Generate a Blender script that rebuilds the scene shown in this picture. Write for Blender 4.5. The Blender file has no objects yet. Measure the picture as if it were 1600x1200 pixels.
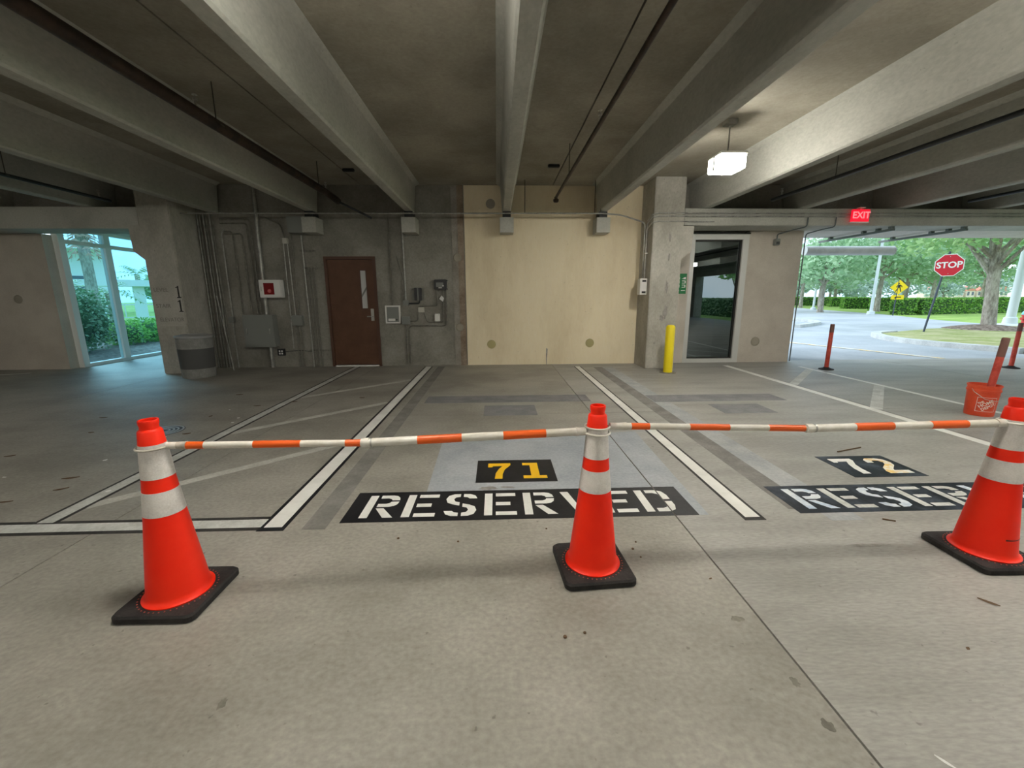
import bpy, bmesh, math, random
from mathutils import Vector, Matrix
from math import sin, cos, pi, radians

SC = bpy.context.scene
COL = SC.collection
random.seed(7)

# ---------------------------------------------------------------- camera
CAM_H = 1.45
PITCH, YAW, ROLL = radians(11.728), radians(2.020), radians(-0.272)
fwd = Vector((sin(YAW) * cos(PITCH), cos(YAW) * cos(PITCH), -sin(PITCH)))
rgt = Vector((cos(YAW), -sin(YAW), 0))
upv = rgt.cross(fwd)
r2 = rgt * cos(ROLL) + upv * sin(ROLL)
u2 = -rgt * sin(ROLL) + upv * cos(ROLL)
cam_data = bpy.data.cameras.new('camera')
cam_data.sensor_width = 36.0
cam_data.lens = 655.0 / 1600.0 * 36.0
cam_data.clip_start = 0.05
cam_data.clip_end = 500
cam = bpy.data.objects.new('camera', cam_data)
COL.objects.link(cam)
m = Matrix.Identity(4)
for i in range(3):
    m[i][0], m[i][1], m[i][2] = r2[i], u2[i], -fwd[i]
m[2][3] = CAM_H
cam.matrix_world = m
SC.camera = cam

# ---------------------------------------------------------------- colour management
SC.view_settings.view_transform = 'Standard'
SC.view_settings.look = 'None'
SC.view_settings.gamma = 1.0
SC.view_settings.use_curve_mapping = False
SC.view_settings.exposure = 0.0

LAMP_STRENGTH = 150.0      # bottom lens
LAMP_SIDE = 64.0           # dimmer side lenses
SKY_STRENGTH = 2.0
SUN_STRENGTH = 2.2

# ---------------------------------------------------------------- sky
world = bpy.data.worlds.new('overcast_sky')
SC.world = world
world.use_nodes = True
nt = world.node_tree
nt.nodes.clear()
wo = nt.nodes.new('ShaderNodeOutputWorld')
bg = nt.nodes.new('ShaderNodeBackground')
tc = nt.nodes.new('ShaderNodeTexCoord')
nz = nt.nodes.new('ShaderNodeTexNoise')
nz.inputs['Scale'].default_value = 3.0
nz.inputs['Detail'].default_value = 6.0
cr = nt.nodes.new('ShaderNodeValToRGB')
cr.color_ramp.elements[0].position = 0.40
cr.color_ramp.elements[0].color = (0.50, 0.74, 0.98, 1)
cr.color_ramp.elements[1].position = 0.60
cr.color_ramp.elements[1].color = (0.86, 0.95, 1.0, 1)
nt.links.new(tc.outputs['Generated'], nz.inputs['Vector'])
nt.links.new(nz.outputs['Fac'], cr.inputs['Fac'])
nt.links.new(cr.outputs['Color'], bg.inputs['Color'])
bg.inputs['Strength'].default_value = SKY_STRENGTH
nt.links.new(bg.outputs['Background'], wo.inputs['Surface'])

sun_data = bpy.data.lights.new('sun', 'SUN')
sun_data.energy = SUN_STRENGTH
sun_data.angle = radians(22)
sun_data.color = (0.95, 0.98, 1.0)
sun = bpy.data.objects.new('sun', sun_data)
COL.objects.link(sun)
# veiled daylight from beyond the end wall, high on the lobby window side
sun.rotation_euler = Vector((sin(radians(52)) * cos(radians(33)), -cos(radians(52)) * cos(radians(33)), -sin(radians(33)))).to_track_quat('-Z', 'Y').to_euler()

# ================================================================ helpers
def link(o, parent=None):
    COL.objects.link(o)
    if parent is not None:
        o.parent = parent
    return o

def tag(o, label=None, cat=None, group=None, kind=None):
    if label: o['label'] = label
    if cat: o['category'] = cat
    if group: o['group'] = group
    if kind: o['kind'] = kind
    return o

def thing(name, loc=(0, 0, 0), rz=0.0, label=None, cat=None, group=None, kind=None):
    o = bpy.data.objects.new(name, None)
    o.empty_display_size = 0.1
    o.location = loc
    o.rotation_euler = (0, 0, rz)
    link(o)
    return tag(o, label, cat, group, kind)

class MB:
    """collects shapes into one bmesh"""
    def __init__(self):
        self.b = bmesh.new()
    def box(self, x0, x1, y0, y1, z0, z1, bevel=0.0):
        vs = [self.b.verts.new(p) for p in ((x0,y0,z0),(x1,y0,z0),(x1,y1,z0),(x0,y1,z0),(x0,y0,z1),(x1,y0,z1),(x1,y1,z1),(x0,y1,z1))]
        fs = [self.b.faces.new([vs[i] for i in f]) for f in ((3,2,1,0),(4,5,6,7),(0,1,5,4),(1,2,6,5),(2,3,7,6),(3,0,4,7))]
        if bevel > 0:
            es = list({e for f in fs for e in f.edges})
            bmesh.ops.bevel(self.b, geom=es, offset=bevel, segments=2, affect='EDGES', clamp_overlap=True)
        return self
    def prism(self, poly, a, b, axis='z'):
        def P(p, h):
            if axis == 'z': return (p[0], p[1], h)
            if axis == 'y': return (p[0], h, p[1])
            return (h, p[0], p[1])
        lo = [self.b.verts.new(P(p, a)) for p in poly]
        hi = [self.b.verts.new(P(p, b)) for p in poly]
        n = len(poly)
        self.b.faces.new(lo[::-1]); self.b.faces.new(hi)
        for i in range(n):
            j = (i + 1) % n
            self.b.faces.new((lo[i], lo[j], hi[j], hi[i]))
        return self
    def lathe(self, prof, seg=32, c=(0, 0, 0), cap0=True, cap1=True):
        rings = []
        for r, z in prof:
            if r < 1e-6:
                rings.append([self.b.verts.new((c[0], c[1], c[2] + z))])
            else:
                rings.append([self.b.verts.new((c[0] + r * cos(2*pi*k/seg), c[1] + r * sin(2*pi*k/seg), c[2] + z)) for k in range(seg)])
        for A, B in zip(rings[:-1], rings[1:]):
            for k in range(seg):
                j = (k + 1) % seg
                if len(A) == 1 and len(B) == 1: continue
                if len(A) == 1: self.b.faces.new((A[0], B[j], B[k]))
                elif len(B) == 1: self.b.faces.new((A[k], A[j], B[0]))
                else: self.b.faces.new((A[k], A[j], B[j], B[k]))
        if cap0 and len(rings[0]) > 2: self.b.faces.new(rings[0][::-1])
        if cap1 and len(rings[-1]) > 2: self.b.faces.new(rings[-1])
        return self
    def tube(self, pts, r, seg=10, fillet=0.0, radii=None, closed=False):
        pts = [Vector(p) for p in pts]
        if fillet > 0 and len(pts) > 2:
            out = [pts[0]]
            for i in range(1, len(pts) - 1):
                a, b, c = pts[i-1], pts[i], pts[i+1]
                d1, d2 = (a - b), (c - b)
                f = min(fillet, d1.length * .48, d2.length * .48)
                p1, p2 = b + d1.normalized() * f, b + d2.normalized() * f
                for t in (0, .2, .4, .6, .8, 1):
                    out.append(p1 * (1-t)**2 + b * 2*t*(1-t) + p2 * t*t)
            out.append(pts[-1]); pts = out
        n = len(pts)
        rings = []
        ref = None
        for i in range(n):
            if closed: d = pts[(i+1) % n] - pts[i-1]
            else: d = pts[min(i+1, n-1)] - pts[max(i-1, 0)]
            d.normalize()
            if ref is None:
                ref = Vector((0, 0, 1)) if abs(d.z) < .9 else Vector((1, 0, 0))
            u = (ref - d * ref.dot(d)).normalized(); ref = u
            v = d.cross(u)
            rr = radii[i] if radii else r
            rings.append([self.b.verts.new(pts[i] + (u * cos(2*pi*k/seg) + v * sin(2*pi*k/seg)) * rr) for k in range(seg)])
        pairs = list(zip(rings[:-1], rings[1:]))
        if closed: pairs.append((rings[-1], rings[0]))
        for A, B in pairs:
            for k in range(seg):
                j = (k + 1) % seg
                self.b.faces.new((A[k], A[j], B[j], B[k]))
        if not closed:
            self.b.faces.new(rings[0][::-1]); self.b.faces.new(rings[-1])
        return self
    def cyl(self, p0, p1, r, seg=16):
        return self.tube([p0, p1], r, seg)
    def torus(self, c, R, r, seg=28, ring=8, tilt=0.0):
        pts = [Vector((R * cos(2*pi*k/seg), R * sin(2*pi*k/seg), 0)) for k in range(seg)]
        M = Matrix.Rotation(tilt, 3, 'Y')
        return self.tube([Vector(c) + M @ p for p in pts], r, ring, closed=True)
    def cut(self, x, gap):
        """remove a slot at plane x (joint in the slab below)"""
        b2 = self.b.copy()
        for bm_, px, nx in ((self.b, x - gap/2, 1), (b2, x + gap/2, -1)):
            g = bm_.verts[:] + bm_.edges[:] + bm_.faces[:]
            bmesh.ops.bisect_plane(bm_, geom=g, plane_co=(px, 0, 0), plane_no=(nx, 0, 0), clear_outer=True)
        me = bpy.data.meshes.new('t'); b2.to_mesh(me); b2.free()
        self.b.from_mesh(me); bpy.data.meshes.remove(me)
        return self
    def mesh(self, name, mat, smooth=False):
        bmesh.ops.recalc_face_normals(self.b, faces=self.b.faces)
        me = bpy.data.meshes.new(name)
        self.b.to_mesh(me); self.b.free()
        if mat: me.materials.append(mat)
        if smooth:
            for p in me.polygons: p.use_smooth = True
            me.set_sharp_from_angle(angle=radians(40))
        return me
    def obj(self, name, mat, parent=None, smooth=False, loc=None, rz=None):
        o = bpy.data.objects.new(name, self.mesh(name, mat, smooth))
        if loc: o.location = loc
        if rz: o.rotation_euler = (0, 0, rz)
        return link(o, parent)

def dup(o, parent=None):
    c = o.copy(); COL.objects.link(c); c.parent = parent
    for ch in list(o.children):
        dup(ch, c)
    return c

# ---------------------------------------------------------------- materials
def mat(name, col, rough=0.6, metal=0.0, spec=0.5, emit=None, estr=0.0, coat=0.0):
    m_ = bpy.data.materials.new(name); m_.use_nodes = True
    b = m_.node_tree.nodes['Principled BSDF']
    b.inputs['Base Color'].default_value = (*col, 1)
    b.inputs['Roughness'].default_value = rough
    b.inputs['Metallic'].default_value = metal
    b.inputs['Specular IOR Level'].default_value = spec
    b.inputs['Coat Weight'].default_value = coat
    if emit:
        b.inputs['Emission Color'].default_value = (*emit, 1)
        b.inputs['Emission Strength'].default_value = estr
    return m_

def noisy(name, c1, c2, scale=2.0, detail=6.0, rough=0.85, c3=None, fine=60.0, fine_amt=0.25, bump=0.15, spec=0.3,
          lo=0.38, hi=0.62, stretch=(1, 1, 1), speck=0.0, metal=0.0, bscale=None):
    """two-tone mottled material with fine grain, optional dark specks and bump; object coordinates"""
    m_ = bpy.data.materials.new(name); m_.use_nodes = True
    n, l = m_.node_tree.nodes, m_.node_tree.links
    b = n['Principled BSDF']
    b.inputs['Roughness'].default_value = rough
    b.inputs['Specular IOR Level'].default_value = spec
    b.inputs['Metallic'].default_value = metal
    t = n.new('ShaderNodeTexCoord')
    mp = n.new('ShaderNodeMapping'); mp.inputs['Scale'].default_value = stretch
    l.new(t.outputs['Object'], mp.inputs['Vector'])
    a = n.new('ShaderNodeTexNoise'); a.inputs['Scale'].default_value = scale; a.inputs['Detail'].default_value = detail
    a.inputs['Roughness'].default_value = 0.62
    l.new(mp.outputs['Vector'], a.inputs['Vector'])
    r = n.new('ShaderNodeValToRGB')
    r.color_ramp.elements[0].position = lo; r.color_ramp.elements[0].color = (*c1, 1)
    r.color_ramp.elements[1].position = hi; r.color_ramp.elements[1].color = (*c2, 1)
    if c3:
        e = r.color_ramp.elements.new((lo + hi) / 2); e.color = (*c3, 1)
    l.new(a.outputs['Fac'], r.inputs['Fac'])
    f = n.new('ShaderNodeTexNoise'); f.inputs['Scale'].default_value = fine; f.inputs['Detail'].default_value = 4
    l.new(mp.outputs['Vector'], f.inputs['Vector'])
    mx = n.new('ShaderNodeMix'); mx.data_type = 'RGBA'; mx.blend_type = 'OVERLAY'
    mx.inputs['Factor'].default_value = fine_amt
    l.new(r.outputs['Color'], mx.inputs['A']); l.new(f.outputs['Fac'], mx.inputs['B'])
    out = mx.outputs['Result']
    if speck > 0:
        s = n.new('ShaderNodeTexNoise'); s.inputs['Scale'].default_value = 26; s.inputs['Detail'].default_value = 2
        l.new(t.outputs['Object'], s.inputs['Vector'])
        sr = n.new('ShaderNodeValToRGB')
        sr.color_ramp.elements[0].position = 0.70; sr.color_ramp.elements[0].color = (0, 0, 0, 1)
        sr.color_ramp.elements[1].position = 0.76; sr.color_ramp.elements[1].color = (speck, speck, speck, 1)
        l.new(s.outputs['Fac'], sr.inputs['Fac'])
        m2 = n.new('ShaderNodeMix'); m2.data_type = 'RGBA'
        l.new(sr.outputs['Color'], m2.inputs['Factor'])
        l.new(out, m2.inputs['A']); m2.inputs['B'].default_value = (c1[0]*.35, c1[1]*.34, c1[2]*.32, 1)
        out = m2.outputs['Result']
    l.new(out, b.inputs['Base Color'])
    if bump > 0:
        bp = n.new('ShaderNodeBump'); bp.inputs['Strength'].default_value = bump; bp.inputs['Distance'].default_value = 0.01
        if bscale:
            f2 = n.new('ShaderNodeTexNoise'); f2.inputs['Scale'].default_value = bscale; f2.inputs['Detail'].default_value = 5
            l.new(t.outputs['Object'], f2.inputs['Vector']); l.new(f2.outputs['Fac'], bp.inputs['Height'])
        else:
            l.new(f.outputs['Fac'], bp.inputs['Height'])
        l.new(bp.outputs['Normal'], b.inputs['Normal'])
    return m_

def glass(name, tint, refl=0.12, rough=0.0):
    m_ = bpy.data.materials.new(name); m_.use_nodes = True
    n, l = m_.node_tree.nodes, m_.node_tree.links
    n.clear()
    o = n.new('ShaderNodeOutputMaterial')
    tr = n.new('ShaderNodeBsdfTransparent'); tr.inputs['Color'].default_value = (*tint, 1)
    gl = n.new('ShaderNodeBsdfGlossy'); gl.inputs['Roughness'].default_value = rough
    gl.inputs['Color'].default_value = (0.85, 0.93, 0.95, 1)
    lw = n.new('ShaderNodeLayerWeight'); lw.inputs['Blend'].default_value = 0.5
    fr = n.new('ShaderNodeMath'); fr.operation = 'POWER'; fr.inputs[1].default_value = 4.0
    l.new(lw.outputs['Facing'], fr.inputs[0])
    ad = n.new('ShaderNodeMath'); ad.operation = 'ADD'; ad.inputs[1].default_value = refl; ad.use_clamp = True
    mx = n.new('ShaderNodeMixShader')
    l.new(fr.outputs['Value'], ad.inputs[0]); l.new(ad.outputs['Value'], mx.inputs['Fac'])
    l.new(tr.outputs['BSDF'], mx.inputs[1]); l.new(gl.outputs['BSDF'], mx.inputs[2])
    l.new(mx.outputs['Shader'], o.inputs['Surface'])
    return m_

def leaf_mat(name, c1, c2, trans=0.35):
    m_ = bpy.data.materials.new(name); m_.use_nodes = True
    n, l = m_.node_tree.nodes, m_.node_tree.links
    b = n['Principled BSDF']
    b.inputs['Roughness'].default_value = 0.55
    g = n.new('ShaderNodeNewGeometry')
    r = n.new('ShaderNodeValToRGB')
    r.color_ramp.elements[0].color = (*c1, 1); r.color_ramp.elements[1].color = (*c2, 1)
    l.new(g.outputs['Random Per Island'], r.inputs['Fac'])
    l.new(r.outputs['Color'], b.inputs['Base Color'])
    t = n.new('ShaderNodeBsdfTranslucent')
    l.new(r.outputs['Color'], t.inputs['Color'])
    mx = n.new('ShaderNodeMixShader'); mx.inputs['Fac'].default_value = trans
    l.new(b.outputs['BSDF'], mx.inputs[1]); l.new(t.outputs['BSDF'], mx.inputs[2])
    l.new(mx.outputs['Shader'], n['Material Output'].inputs['Surface'])
    return m_

M = {}
M['floor'] = noisy('floor_concrete', (0.245, 0.232, 0.200), (0.350, 0.333, 0.294), scale=0.9, detail=8, rough=0.52, fine=38, fine_amt=0.35, bump=0.10, spec=0.4, speck=0.5, c3=(0.300, 0.286, 0.250), stretch=(1, 1.25, 1))
M['floor_b'] = noisy('floor_concrete_light', (0.270, 0.262, 0.238), (0.37, 0.361, 0.332), scale=0.9, detail=8, rough=0.52, fine=38, fine_amt=0.35, bump=0.10, spec=0.4, speck=0.5, c3=(0.325, 0.317, 0.29), stretch=(.6, 2.2, 1))
M['joint'] = mat('joint_sealant', (0.07, 0.062, 0.05), 0.9)
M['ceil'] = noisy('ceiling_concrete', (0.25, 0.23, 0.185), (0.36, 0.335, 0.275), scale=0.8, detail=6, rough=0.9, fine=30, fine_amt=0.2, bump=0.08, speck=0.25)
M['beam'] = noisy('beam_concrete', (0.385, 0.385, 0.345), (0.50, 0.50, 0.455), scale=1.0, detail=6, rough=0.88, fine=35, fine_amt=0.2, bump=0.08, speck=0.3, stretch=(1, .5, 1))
M['wall'] = noisy('bare_wall_concrete', (0.205, 0.196, 0.168), (0.295, 0.284, 0.250), scale=1.3, detail=7, rough=0.9, fine=30, fine_amt=0.25, bump=0.12, speck=0.3)
M['cream'] = noisy('cream_wall_paint', (0.70, 0.595, 0.41), (0.82, 0.72, 0.52), scale=0.8, detail=7, rough=0.8, fine=22, fine_amt=0.12, bump=0.08, speck=0.35, lo=.30, hi=.55, stretch=(1.6, 1, .5))
M['column'] = noisy('column_concrete', (0.36, 0.345, 0.30), (0.50, 0.485, 0.435), scale=1.6, detail=7, rough=0.9, fine=30, fine_amt=0.25, bump=0.1, speck=0.5, stretch=(1, 1, .6))
M['strip'] = noisy('brown_patched_concrete', (0.20, 0.145, 0.105), (0.33, 0.275, 0.215), scale=2.2, rough=0.9, fine=30, bump=0.15)
M['band'] = noisy('grey_patched_concrete', (0.24, 0.22, 0.19), (0.34, 0.32, 0.28), scale=2.2, rough=0.9, fine=30, bump=0.15)
M['plug'] = mat('tie_hole_grout', (0.42, 0.37, 0.18), 0.9)
M['plug_grey'] = mat('tie_hole_grout_grey', (0.33, 0.30, 0.24), 0.9)
M['stucco'] = noisy('pale_stucco', (0.50, 0.45, 0.39), (0.60, 0.55, 0.48), scale=1.2, rough=0.9, fine=50, fine_amt=.15, bump=0.1)
M['white'] = noisy('white_line_paint', (0.70, 0.70, 0.66), (0.82, 0.82, 0.78), scale=3, rough=0.6, fine=40, fine_amt=.12, bump=0.03)
M['worn_white'] = noisy('worn_white_paint', (0.46, 0.47, 0.44), (0.62, 0.63, 0.60), scale=5, rough=0.7, fine=50, fine_amt=.3, bump=0.03, speck=.3)
M['faint_white'] = noisy('faded_white_paint', (0.43, 0.425, 0.385), (0.54, 0.535, 0.49), scale=5, rough=0.75, fine=50, fine_amt=.3, bump=0.03)
M['black'] = noisy('black_line_paint', (0.010, 0.010, 0.012), (0.020, 0.020, 0.022), scale=4, rough=0.5, fine=30, bump=0.04)
M['worn_black'] = noisy('worn_black_paint', (0.012, 0.014, 0.020), (0.075, 0.09, 0.12), scale=3.2, rough=0.5, fine=30, fine_amt=.3, lo=.45, hi=.68, bump=0.04)
M['black_edge'] = noisy('black_border_paint', (0.022, 0.021, 0.020), (0.05, 0.047, 0.043), scale=5, rough=0.7, fine=40, bump=0.03)
M['yellow'] = mat('yellow_stencil_paint', (0.86, 0.50, 0.01), 0.55)
M['worn_yellow'] = noisy('worn_white_and_yellow_paint', (0.82, 0.58, 0.22), (0.75, 0.74, 0.68), scale=6, rough=0.6, lo=.44, hi=.52, bump=0.03)
M['worn_blue'] = noisy('worn_bluish_white_paint', (0.40, 0.50, 0.62), (0.74, 0.78, 0.80), scale=3.5, rough=0.6, lo=.38, hi=.56, bump=0.03)
M['ghost'] = noisy('ground_off_grey_paint', (0.175, 0.178, 0.185), (0.235, 0.236, 0.24), scale=4, rough=0.75, fine=40, bump=0.04)
M['ghost2'] = noisy('ground_off_line_grey', (0.175, 0.168, 0.155), (0.245, 0.238, 0.22), scale=4, rough=0.75, fine=40, bump=0.04)
M['bluegrey'] = noisy('bluish_grey_coat', (0.315, 0.34, 0.365), (0.40, 0.42, 0.44), scale=2, rough=0.7, fine=40, bump=0.03)
M['bluefaint'] = noisy('faded_bluish_strip', (0.31, 0.325, 0.335), (0.40, 0.405, 0.405), scale=3, rough=0.7, fine=40, bump=0.03)
M['stain'] = noisy('oil_stain', (0.13, 0.12, 0.10), (0.22, 0.205, 0.175), scale=12, rough=0.7, bump=0)
M['faint_stain'] = noisy('faint_stain', (0.22, 0.21, 0.19), (0.32, 0.31, 0.285), scale=12, rough=0.7, bump=0)
M['orange'] = noisy('orange_cone_vinyl', (0.93, 0.020, 0.004), (0.97, 0.032, 0.008), scale=3, rough=0.45, fine=20, fine_amt=.03, bump=0.02, spec=.25)
M['collar'] = noisy('reflective_collar', (0.60, 0.57, 0.54), (0.74, 0.71, 0.67), scale=9, rough=0.35, fine=140, fine_amt=.35, bump=.08)
M['rubber'] = noisy('black_rubber', (0.016, 0.015, 0.015), (0.034, 0.031, 0.029), scale=12, rough=0.75, fine=90, bump=.2)
M['pvc'] = noisy('white_bar_plastic', (0.60, 0.57, 0.49), (0.74, 0.72, 0.66), scale=7, rough=0.4, fine=30, fine_amt=.1, bump=0)
M['pvc_dirty'] = noisy('dirty_bar_plastic', (0.36, 0.33, 0.27), (0.55, 0.52, 0.45), scale=14, rough=0.55, fine=30, fine_amt=.15, bump=0)
M['stripe'] = mat('orange_stripe_sheeting', (0.80, 0.115, 0.008), 0.4)
M['stitch'] = mat('stitch_red', (0.45, 0.08, 0.05), 0.7)
M['door'] = noisy('brown_door_paint', (0.095, 0.045, 0.026), (0.125, 0.060, 0.035), scale=3, rough=0.5, fine=50, fine_amt=.1, bump=.02)
M['door_frame'] = mat('dark_brown_frame_paint', (0.085, 0.036, 0.020), 0.5)
M['steel'] = mat('brushed_steel', (0.55, 0.54, 0.50), 0.35, 0.9)
M['galv'] = noisy('galvanised_conduit', (0.30, 0.30, 0.28), (0.45, 0.45, 0.42), scale=9, rough=0.42, metal=.6, fine=60, bump=0)
M['galv_dark'] = noisy('painted_grey_conduit', (0.15, 0.145, 0.125), (0.23, 0.22, 0.19), scale=9, rough=0.6, metal=.2, fine=60, bump=0)
M['greybox'] = mat('grey_enamel_box', (0.20, 0.21, 0.195), 0.5)
M['whitebox'] = mat('white_enamel', (0.74, 0.73, 0.70), 0.45)
M['beigebox'] = mat('pale_box_plastic', (0.55, 0.53, 0.47), 0.5)
M['darkbox'] = mat('black_plastic', (0.02, 0.02, 0.022), 0.4)
M['lite'] = mat('door_lite_glass', (0.62, 0.63, 0.62), 0.08, 0, 0.6)
M['lite_bright'] = mat('pale_threshold', (0.80, 0.80, 0.78), 0.4)
M['redglass'] = mat('red_cabinet_panel', (0.22, 0.012, 0.014), 0.15)
M['pipe_dark'] = noisy('dark_sprinkler_pipe', (0.022, 0.016, 0.013), (0.055, 0.034, 0.024), scale=6, rough=0.55, fine=30, bump=.05)
M['pipe_black'] = mat('black_pipe', (0.02, 0.022, 0.024), 0.5)
M['rod'] = mat('hanger_rod', (0.10, 0.095, 0.08), 0.6, .5)
M['bollard'] = mat('yellow_bollard_paint', (0.82, 0.66, 0.01), 0.35)
M['alu'] = mat('window_aluminium', (0.60, 0.60, 0.575), 0.4, 0.25)
M['alu_daylit'] = mat('daylit_window_frame', (0.80, 0.81, 0.78), 0.45)  # aluminium made whitish, outside light put into the frame colour
M['gasket'] = mat('dark_gasket', (0.03, 0.028, 0.025), 0.7)
M['glass_tint'] = glass('tinted_lobby_glass', (0.62, 0.90, 1.0), 0.01)
M['glass_dark'] = glass('dark_reflective_glass', (0.50, 0.58, 0.60), 0.16)
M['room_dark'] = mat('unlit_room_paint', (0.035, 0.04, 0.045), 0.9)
M['can'] = noisy('grey_can_plastic', (0.20, 0.20, 0.19), (0.26, 0.26, 0.245), scale=8, rough=0.7, fine=50, bump=.1)
M['can_dark'] = mat('dark_can_band', (0.075, 0.075, 0.074), 0.7)
M['lid'] = mat('can_lid_grey', (0.36, 0.37, 0.37), 0.5)
M['ink'] = mat('black_lettering', (0.010, 0.010, 0.010), 0.6)
M['faint_ink'] = mat('faded_lettering', (0.235, 0.226, 0.20), 0.8)
M['green'] = mat('green_sign_face', (0.012, 0.20, 0.06), 0.5)
M['sign_white'] = mat('sign_white', (0.85, 0.85, 0.82), 0.5)
M['lens'] = mat('lit_lamp_lens', (0.9, 0.9, 0.9), 0.4, emit=(1.0, 0.955, 0.86), estr=LAMP_STRENGTH)
M['side_lens'] = mat('lit_lamp_side_lens', (0.9, 0.9, 0.9), 0.4, emit=(1.0, 0.955, 0.86), estr=LAMP_SIDE)
M['lamp_body'] = mat('lamp_housing', (0.55, 0.55, 0.50), 0.5)
M['exit_red'] = mat('lit_exit_face', (0.8, 0.01, 0.03), 0.4, emit=(1.0, 0.005, 0.035), estr=0.8)
M['exit_text'] = mat('lit_exit_letters', (0.9, 0.3, 0.3), 0.4, emit=(1.0, 0.32, 0.36), estr=0.7)
M['post_red'] = noisy('faded_red_post', (0.42, 0.045, 0.030), (0.60, 0.10, 0.07), scale=6, rough=0.55, fine=30, bump=.03)
M['post_brown'] = mat('dirty_post_wrap', (0.17, 0.075, 0.06), 0.6)
M['bucket'] = noisy('orange_bucket_plastic', (0.62, 0.065, 0.025), (0.74, 0.10, 0.04), scale=5, rough=0.45, fine=30, fine_amt=.1, bump=.02)
M['bucket_print'] = mat('bucket_white_print', (0.78, 0.66, 0.60), 0.5)
M['asphalt'] = noisy('pale_road_concrete', (0.33, 0.36, 0.385), (0.45, 0.48, 0.505), scale=0.35, detail=6, rough=0.9, fine=20, fine_amt=.15, bump=.05)
M['curb'] = noisy('curb_concrete', (0.45, 0.47, 0.47), (0.58, 0.60, 0.59), scale=2, rough=0.9, fine=30, bump=.08)
M['lawn'] = noisy('lawn', (0.19, 0.32, 0.06), (0.33, 0.45, 0.12), scale=0.6, detail=8, rough=0.95, fine=12, fine_amt=.4, bump=.2)
M['drygrass'] = noisy('thin_island_grass', (0.25, 0.29, 0.09), (0.42, 0.40, 0.22), scale=1.2, detail=8, rough=0.95, fine=14, fine_amt=.4, bump=.3)
M['mulch'] = noisy('bark_mulch', (0.10, 0.07, 0.055), (0.30, 0.24, 0.20), scale=9, rough=0.95, fine=40, bump=.6)
M['bark'] = noisy('pale_bark', (0.22, 0.19, 0.16), (0.42, 0.39, 0.34), scale=5, rough=0.9, fine=20, fine_amt=.4, bump=.6, stretch=(1, 1, .35))
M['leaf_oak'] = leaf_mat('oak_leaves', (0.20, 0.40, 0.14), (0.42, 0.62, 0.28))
M['leaf_far'] = leaf_mat('distant_leaves', (0.28, 0.48, 0.27), (0.48, 0.66, 0.44))  # lightened green, distance haze put into the leaf colour
M['leaf_haze'] = leaf_mat('haze_tinted_leaves', (0.42, 0.55, 0.50), (0.60, 0.72, 0.66))  # pale bluish green, haze painted into the leaf colour
M['leaf_hedge'] = leaf_mat('hedge_leaves', (0.10, 0.30, 0.04), (0.36, 0.62, 0.12))
M['leaf_shrub'] = leaf_mat('shrub_leaves', (0.06, 0.17, 0.05), (0.36, 0.48, 0.28), .2)
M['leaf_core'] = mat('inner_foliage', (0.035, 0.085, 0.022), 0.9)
M['palm'] = leaf_mat('palm_fronds', (0.16, 0.32, 0.12), (0.40, 0.52, 0.28), .2)
M['palm_dead'] = mat('dead_palm_fronds', (0.45, 0.30, 0.22), 0.9)
M['stop_red'] = mat('stop_sign_red', (0.62, 0.012, 0.03), 0.4)
M['post_dark'] = mat('dark_sign_post', (0.035, 0.05, 0.075), 0.5)
M['sign_yellow'] = mat('warning_sign_yellow', (0.90, 0.62, 0.005), 0.45)
M['pole_pale'] = mat('pale_light_pole', (0.62, 0.68, 0.70), 0.5)
M['hydrant'] = mat('red_hydrant', (0.62, 0.05, 0.05), 0.45)
M['hydrant_top'] = mat('aqua_hydrant_top', (0.25, 0.62, 0.66), 0.45)
M['tube_grey'] = noisy('clearance_tube_plastic', (0.55, 0.58, 0.60), (0.66, 0.69, 0.70), scale=4, rough=0.45, bump=0)
M['rail'] = mat('painted_steel_rail', (0.14, 0.16, 0.16), 0.5, .3)
M['soffit'] = noisy('pale_soffit', (0.58, 0.53, 0.49), (0.66, 0.61, 0.57), scale=1, rough=0.9, fine=40, bump=.04)
M['house'] = mat('far_house_wall', (0.75, 0.66, 0.55), 0.9)
M['roof'] = mat('far_red_roof', (0.62, 0.25, 0.18), 0.85)
M['house_glass'] = mat('far_window_glass', (0.10, 0.13, 0.16), 0.2)
M['building'] = mat('white_building_paint', (0.72, 0.74, 0.74), 0.8)
M['leafdry'] = mat('dry_brown_leaf', (0.11, 0.065, 0.03), 0.8)
M['scrap'] = mat('white_scrap', (0.80, 0.80, 0.78), 0.7)
M['iron'] = mat('cast_iron', (0.06, 0.065, 0.07), 0.45, .6)
M['iron_worn'] = mat('worn_cast_iron', (0.48, 0.50, 0.50), 0.4, .4)
M['band_brown'] = mat('sign_band_pink', (0.42, 0.28, 0.26), 0.8)

# ================================================================ SETTING
WY = 9.08          # inner face of the end wall
CZ = 3.65          # underside of the tee flanges
BZ = 3.10          # underside of the tee stems
X0, X1, Y0 = -13.5, 14.0, -12.0

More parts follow.
